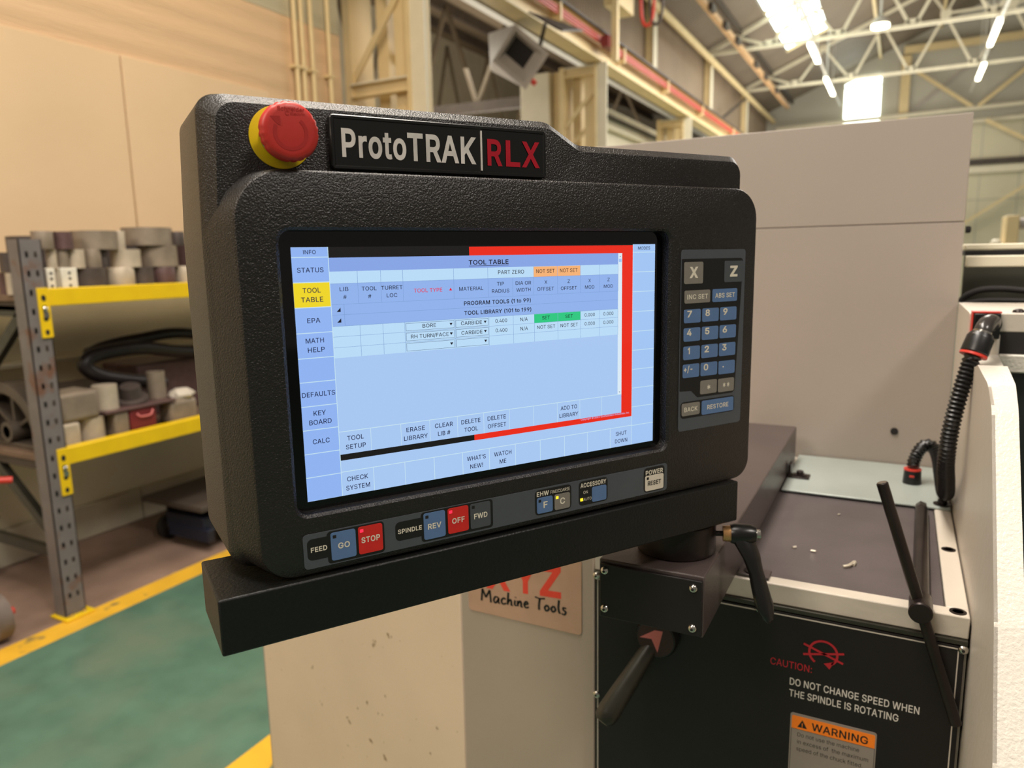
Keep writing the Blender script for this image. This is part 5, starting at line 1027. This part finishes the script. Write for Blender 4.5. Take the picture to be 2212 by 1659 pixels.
for a in (('INFO', .039, .0185, .027, .0150), ('STATUS', .0385, .086, .057, .0180), ('TOOL', .0385, .163, .039, .0185), ('TABLE', .0385, .1985, .048, .0185), ('EPA', .039, .279, .0285, .0180), ('MATH', .0385, .357, .040, .0185), ('HELP', .0405, .393, .037, .0185),
          ('DEFAULTS', .0395, .568, .0735, .0185), ('KEY', .039, .6440, .0275, .0190), ('BOARD', .0395, .6800, .0500, .0190), ('CALC', .0385, .758, .0380, .0190), ('MODES', .960, .0185, .0425, .0145),
          ('TOOL', .117, .7625, .0390, .0185), ('SETUP', .117, .7985, .0470, .0185), ('ERASE', .265, .7625, .0470, .0185), ('LIBRARY', .265, .7985, .0610, .0185), ('CLEAR', .339, .7625, .0480, .0185), ('LIB #', .339, .7985, .0330, .0185),
          ('DELETE', .4125, .7625, .0530, .0185), ('TOOL', .4125, .7985, .0380, .0185), ('DELETE', .486, .7625, .0530, .0185), ('OFFSET', .486, .7985, .0530, .0185), ('ADD TO', .7065, .7625, .0530, .0185), ('LIBRARY', .7065, .7985, .0610, .0185),
          ('CHECK', .117, .9325, .0500, .0190), ('SYSTEM', .117, .9700, .0570, .0190), ("WHAT'S", .425, .9325, .0530, .0190), ('NEW!', .425, .9700, .0360, .0190), ('WATCH', .501, .9325, .0510, .0190), ('ME', .501, .9700, .0195, .0190), ('SHUT', .884, .9325, .0380, .0190), ('DOWN', .884, .9700, .0435, .0190)): ui(*a)
for a in (('TOOL TABLE', .474, .070, .110, .0185), ('PROGRAM TOOLS (1 to 99)', .4975, .2434, .189, .0165), ('TOOL LIBRARY (101 to 199)', .498, .2848, .190, .0165)): ui(*a, S_INK2, .022)
cell(.419, .529, .0840, .0858, S_INK2, .0006)
for a in (('PART ZERO', .536, .1155, .0745, .0165), ('NOT SET', .637, .1155, .0555, .0165), ('NOT SET', .709, .1155, .0555, .0165), ('LIB', .110, .163, .0195, .0155), ('#', .111, .194, .0078, .0150), ('TOOL', .1675, .164, .0345, .0155), ('#', .168, .195, .0078, .0150), ('TURRET', .2215, .164, .0515, .0155), ('LOC', .2210, .195, .0255, .0155),
          ('MATERIAL', .424, .181, .0650, .0155), ('TIP', .505, .1655, .0200, .0155), ('RADIUS', .505, .1965, .0490, .0155), ('DIA OR', .571, .1655, .0455, .0155), ('WIDTH', .571, .1957, .0420, .0155), ('X', .638, .1656, .0085, .0155), ('OFFSET', .637, .196, .0505, .0155), ('Z', .7085, .166, .0075, .0155), ('OFFSET', .709, .197, .0505, .0155), ('X', .7755, .166, .0080, .0155), ('MOD', .7755, .1965, .0305, .0155), ('Z', .838, .165, .0075, .0155), ('MOD', .8375, .1963, .0305, .0155),
          ('BORE', .3105, .3278, .0345, .0155), ('RH TURN/FACE', .3115, .3697, .0970, .0155), ('CARBIDE', .422, .328, .0575, .0155), ('CARBIDE', .4225, .3697, .0575, .0155), ('0.400', .505, .3276, .0335, .0155), ('0.400', .505, .3699, .0335, .0155), ('N/A', .571, .328, .0220, .0155), ('N/A', .571, .370, .0220, .0155),
          ('SET', .637, .3275, .0236, .0155), ('SET', .709, .3278, .0236, .0155), ('NOT SET', .6375, .3692, .0555, .0155), ('NOT SET', .7095, .3692, .0555, .0155), ('0.000', .7757, .3273, .0338, .0155), ('0.000', .8378, .3276, .0338, .0155), ('0.000', .7757, .369, .0338, .0155), ('0.000', .8378, .369, .0338, .0155)): ui(*a, S_INK2, 0.006)
ui('TOOL TYPE', .311, .1804, .072, .0155, S_REDINK, 0.006)
ui('Copyright © 2023 Southwestern Industries, Inc.', .829, .8315, .167, .0085, S_PALE, 0.0)
m.flat = True; m.build('screen_picture', t, local=True)

# nameplate
NB = lambda u, v: K(u, v, -0.0048)
m = MB(); m.loft([[K(u, v, n) for u, v in rr(-0.1360-e, 0.0530+e, 0.1545-e, 0.1935+e, 0.0025+e, 5)] for n, e in ((-0.0125, .0004), (-0.0065, .0004), (-0.0055, -.0004), (-0.0055, -.0022), (-0.0062, -.0028))], M_PLASTIC_SMOOTH, True, False); m.poly([K(u, v, -0.0062) for u, v in rr(-0.1336, 0.0506, 0.1569, 0.1911, 0.0015, 5)], M_PLASTIC_SMOOTH); np_ = m.build('nameplate', t, local=True, sharp=20)
m = MB()
m.text('Proto', lambda u, v: K(u, v, -0.0056), -0.10235, 0.1737, 0.0515, 0.0192, M_FOIL, 0.030); m.text('TRAK', lambda u, v: K(u, v, -0.0056), -0.04520, 0.1735, 0.0605, 0.0195, M_FOIL, 0.030)
m.box(-0.0108, -0.0096, 0.0050, 0.0062, 0.1580-V0, 0.1898-V0, M_FOIL); part_label(m.build('silver_lettering', np_, local=True), 'silver foil letters and dividing line')
m = MB()
for ch, u, w in (('R', 0.0025, .0142), ('L', 0.0200, .0140), ('X', 0.0376, .0180)): m.text(ch, lambda u, v: K(u, v, -0.0056), u, 0.1731, w, 0.0196, M_LOGORED, 0.030)
part_label(m.build('red_lettering', np_, local=True), 'red foil letters')

# emergency stop
EU, EV = -0.1713, 0.1755
eb = bpy.data.objects.new('emergency_stop', None); COL.objects.link(eb); eb.parent = t; eb.location = K(EU, EV, -0.012)
def EL(x, z, n): return (x, -n, z)       # local to the button, n measured from its mounting face
m = MB(); m.lathe((0,0,0), (0,-1,0), [(0, .0222), (.0010, .0222), (.0012, .0215)], M_YELLOW, 56); m.build('yellow_legend', eb, local=True)
m = MB(); m.lathe((0,-.001,0), (0,-1,0), [(0, .0152), (.003, .0152), (.004, .0138), (.010, .0132), (.0105, .0142), (.013, .0142)], M_CHROME, 40); m.build('metal_collar', eb, local=True)
m = MB()
prof = [(.012, .0120), (.0150, .0150), (.0190, .0185), (.0225, .0202), (.0265, .0204), (.0292, .0196), (.0308, .0176), (.0312, .0150), (.0310, .0)]
n = 72; rings = []
for d, r in prof:
    ring = []
    for j in range(n):
        q = r - (0.0007 if (.018 < d < .030 and j % 3 == 0 and (j//9) % 2 == 0) else 0)
        ring.append((math.cos(2*math.pi*j/n)*max(q, 1e-5), -d, math.sin(2*math.pi*j/n)*max(q, 1e-5)))
    rings.append(ring)
m.loft(rings, M_RED); cap = m.build('mushroom_cap', eb, local=True, sharp=60)
CF = lambda x, z: (x, -0.03135, z)
m = MB(); ra = 0.0108
arcp = [(ra*math.cos(R(a))-0.0003, ra*math.sin(R(a))-0.0014) for a in range(50, -207, -8)]
m.stroke(arcp, CF, 0.0023, M_REDDARK, 1.0)
m.poly([CF(x, z) for x, z in ((-0.0137, 0.0088), (-0.0070, 0.0092), (-0.0069, 0.0030), (-0.0093, 0.0042), (-0.0118, 0.0066))], M_REDDARK)
m.text('Schneider', CF, 0.0008, 0.0142, 0.0185, 0.0026, M_REDDARK, 0.02); m.text('Electric', CF, 0.0052, 0.0112, 0.0098, 0.0018, M_REDDARK, 0.01)
m.stroke([(-.0018+.0013*math.cos(R(a)), .0113+.0013*math.sin(R(a))) for a in range(30, 331, 30)], CF, 0.0006, M_REDDARK, 1.0)
part_label(m.build('engraved_marks', cap, local=True), 'engraved turning arrow and small lettering')

# keypad on the right
KN = 0.0106
def plate(mb, x0, x1, y0, y1, r, n, mt, th=0.0004): mb.loft([[K(u, v, n-th) for u, v in rr(x0, x1, y0, y1, r, 4)], [K(u, v, n) for u, v in rr(x0, x1, y0, y1, r, 4)]], mt)
m = MB(); plate(m, 0.1968, 0.2840, -0.0893, 0.0910, 0.003, KN, M_PAD, 0.0008); kp = m.build('keypad', t, local=True)
m = MB(); m.poly([K(u, v, KN+.0001) for u, v in round_poly([(0.1975, -0.0482), (0.2130, -0.0490), (0.2215, -0.0565), (0.2740, -0.0568), (0.2810, 0.0822), (0.1975, 0.0822)], [.001, .002, .003, .005, .004, .001], 4)], M_PADBLACK)
m.poly([K(u, v, KN+.0001) for u, v in rr(0.1992, 0.2742, -0.0765, -0.0595, .004, 4)], M_PADBLACK); m.build('key_surround', kp, local=True)
def key(parent, x0, x1, y0, y1, mt, txt=None, tx=None, ty=None, tw=None, cap_=None, ink_=M_LEGEND, led=None, r=0.0018, bold=0.03, name='key', n0=KN):
    mb = MB(); plate(mb, x0, x1, y0, y1, r, n0+.0006, mt, .0005)
    if txt: mb.text(txt, lambda u, v: K(u, v, n0+.00075), tx if tx is not None else (x0+x1)/2, ty if ty is not None else (y0+y1)/2, tw, cap_, ink_, bold)
    if led: mb.poly([K(u, v, n0+.0007) for u, v in rr(led[0]-.0014, led[0]+.0014, led[1]-.0013, led[1]+.0013, .0003, 2)], led[2])
    return mb.build(name, parent, local=True)
key(kp, .2005, .2252, .0580, .0792, M_KEYGREY, 'X', None, .0690, .0115, .0096, bold=.05)
key(kp, .2545, .2802, .0581, .0794, M_KEYSLATE, 'Z', .2673, .0690, .0105, .0096, bold=.05)
key(kp, .2015, .2355, .0390, .0516, M_KEYGREY, 'INC SET', None, None, .0275, .0044, bold=.02)
key(kp, .2388, .2732, .0388, .0517, M_KEYBLUE, 'ABS SET', None, None, .0275, .0044, bold=.02)
for r_, (yc, lab) in enumerate(((.0264, '789'), (.0081, '456'), (-.0102, '123'))):
    for c_, (x0, x1) in enumerate(((.2013, .2233), (.2255, .2480), (.2500, .2730))):
        key(kp, x0, x1, yc-.0067, yc+.0067, M_KEYBLUE, lab[c_], x0+.0070, yc+.0022, .0028 if lab[c_] == '1' else .0062, .0060, bold=.035)
key(kp, .2011, .2231, -.0350, -.0215, M_KEYBLUE, '+/-', .2078, -.0262, .0115, .0060, bold=.02)
key(kp, .2250, .2478, -.0352, -.0217, M_KEYBLUE, '0', .2320, -.0264, .0062, .0060, bold=.035)
key(kp, .2498, .2729, -.0358, -.0221, M_KEYBLUE, '.', .2562, -.0256, .0020, .0060, bold=.03)
key(kp, .2252, .2480, -.0540, -.0400, M_KEYGREY, '*', .2366, -.0490, .0044, .0080, bold=.01)
key(kp, .2499, .2726, -.0545, -.0405, M_KEYGREY, '**', .2612, -.0490, .0094, .0080, bold=.01)
key(kp, .2007, .2250, -.0738, -.0611, M_KEYGREY, 'BACK', None, None, .0180, .0044, bold=.02)
key(kp, .2278, .2727, -.0755, -.0610, M_KEYBLUE, 'RESTORE', None, None, .0300, .0044, bold=.02)

# button strip along the bottom
m = MB(); plate(m, -0.1808, 0.1830, -0.1468, -0.1190, 0.003, KN, M_PAD, 0.0008); bs = m.build('button_strip', t, local=True)
def surround(*parts):
    mb = MB()
    for i, (x0, x1, y0, y1, r) in enumerate(parts): mb.poly([K(u, v, KN+.0001+.00003*i) for u, v in rr(x0, x1, y0, y1, r, 4)], M_PADBLACK)
    return mb.build('key_surround', bs, local=True)
SUR = [surround((-.1780, -.157, -.1402, -.1231, .004), (-.1625, -.1160, -.1458, -.1198, .003)), surround((-.1066, -.080, -.1396, -.1236, .004), (-.0840, -.0165, -.1452, -.1196, .003)),
       surround((.0268, .0664, -.1442, -.1205, .004)), surround((.0748, .1085, -.1440, -.1205, .004)), surround((.1528, .1796, -.1452, -.1202, .004))]
SF = lambda u, v: K(u, v, KN+.0003)
for s_, u, v, w, c, b, k in (('FEED', -.1690, -.1318, .0126, .0037, .03, 0), ('SPINDLE', -.0940, -.1318, .0210, .0036, .03, 1), ('EHW', .0352, -.1243, .0130, .0040, .03, 2), ('FINE/COARSE', .0540, -.1246, .0212, .0030, 0.0, 2), ('ACCESSORY', .0917, -.1246, .0300, .0040, .03, 3), ('ON', .0825, -.1315, .0050, .0028, 0.0, 3), ('AUTO', .0847, -.1383, .0092, .0028, 0.0, 3), ('POWER', .1663, -.1252, .0222, .0042, .03, 4)):
    mb = MB(); mb.text(s_, SF, u, v, w, c, M_LEGEND, b); mb.build('group_lettering', SUR[k], local=True)
m = MB(); m.poly([K(u, v, KN+.0003) for u, v in rr(.0764, .0796, -.1396, -.1367, .0003, 2)], M_LEDYEL); part_label(m.build('indicator_light', bs, local=True), 'lit yellow indicator')
LEDOFF = M_DARKHOLE
for a in ((-.1596, -.1398, -.1438, -.1212, M_KEYBLUE, 'GO', -.1495, -.1326, .0094, .0044, M_LEGEND, (-.1566, -.1245, LEDOFF)), (-.1376, -.1176, -.1436, -.1210, M_KEYRED, 'STOP', -.1277, -.1322, .0155, .0044, M_LEGEND, (-.1348, -.1243, M_LEDRED)),
          (-.0817, -.0622, -.1436, -.1208, M_KEYBLUE, 'REV', -.0721, -.1326, .0122, .0044, M_LEGEND, (-.0788, -.1240, LEDOFF)), (-.0597, -.0404, -.1430, -.1207, M_KEYRED, 'OFF', -.0501, -.1322, .0118, .0044, M_LEGEND, (-.0570, -.1238, M_LEDRED)), (-.0385, -.0190, -.1430, -.1208, M_KEYSLATE, 'FWD', -.0287, -.1322, .0130, .0044, M_LEGEND, (-.0357, -.1238, LEDOFF)),
          (.0288, .0455, -.1426, -.1278, M_KEYBLUE, 'F', .0376, -.1350, .0044, .0056, M_LEGEND, (.0316, -.1308, LEDOFF)), (.0477, .0646, -.1426, -.1279, M_KEYGREY, 'C', .0562, -.1348, .0056, .0056, M_LEGEND, (.0504, -.1308, M_LEDYEL)), (.0900, .1067, -.1426, -.1280, M_KEYBLUE, None, None, None, None, None, M_LEGEND, None),
          (.1546, .1780, -.1438, -.1284, M_KEYCREAM, 'RESET', .1661, -.1362, .0170, .0042, M_INKBLACK, (.1576, -.1310, LEDOFF))):
    key(bs, *a, name='push_button')
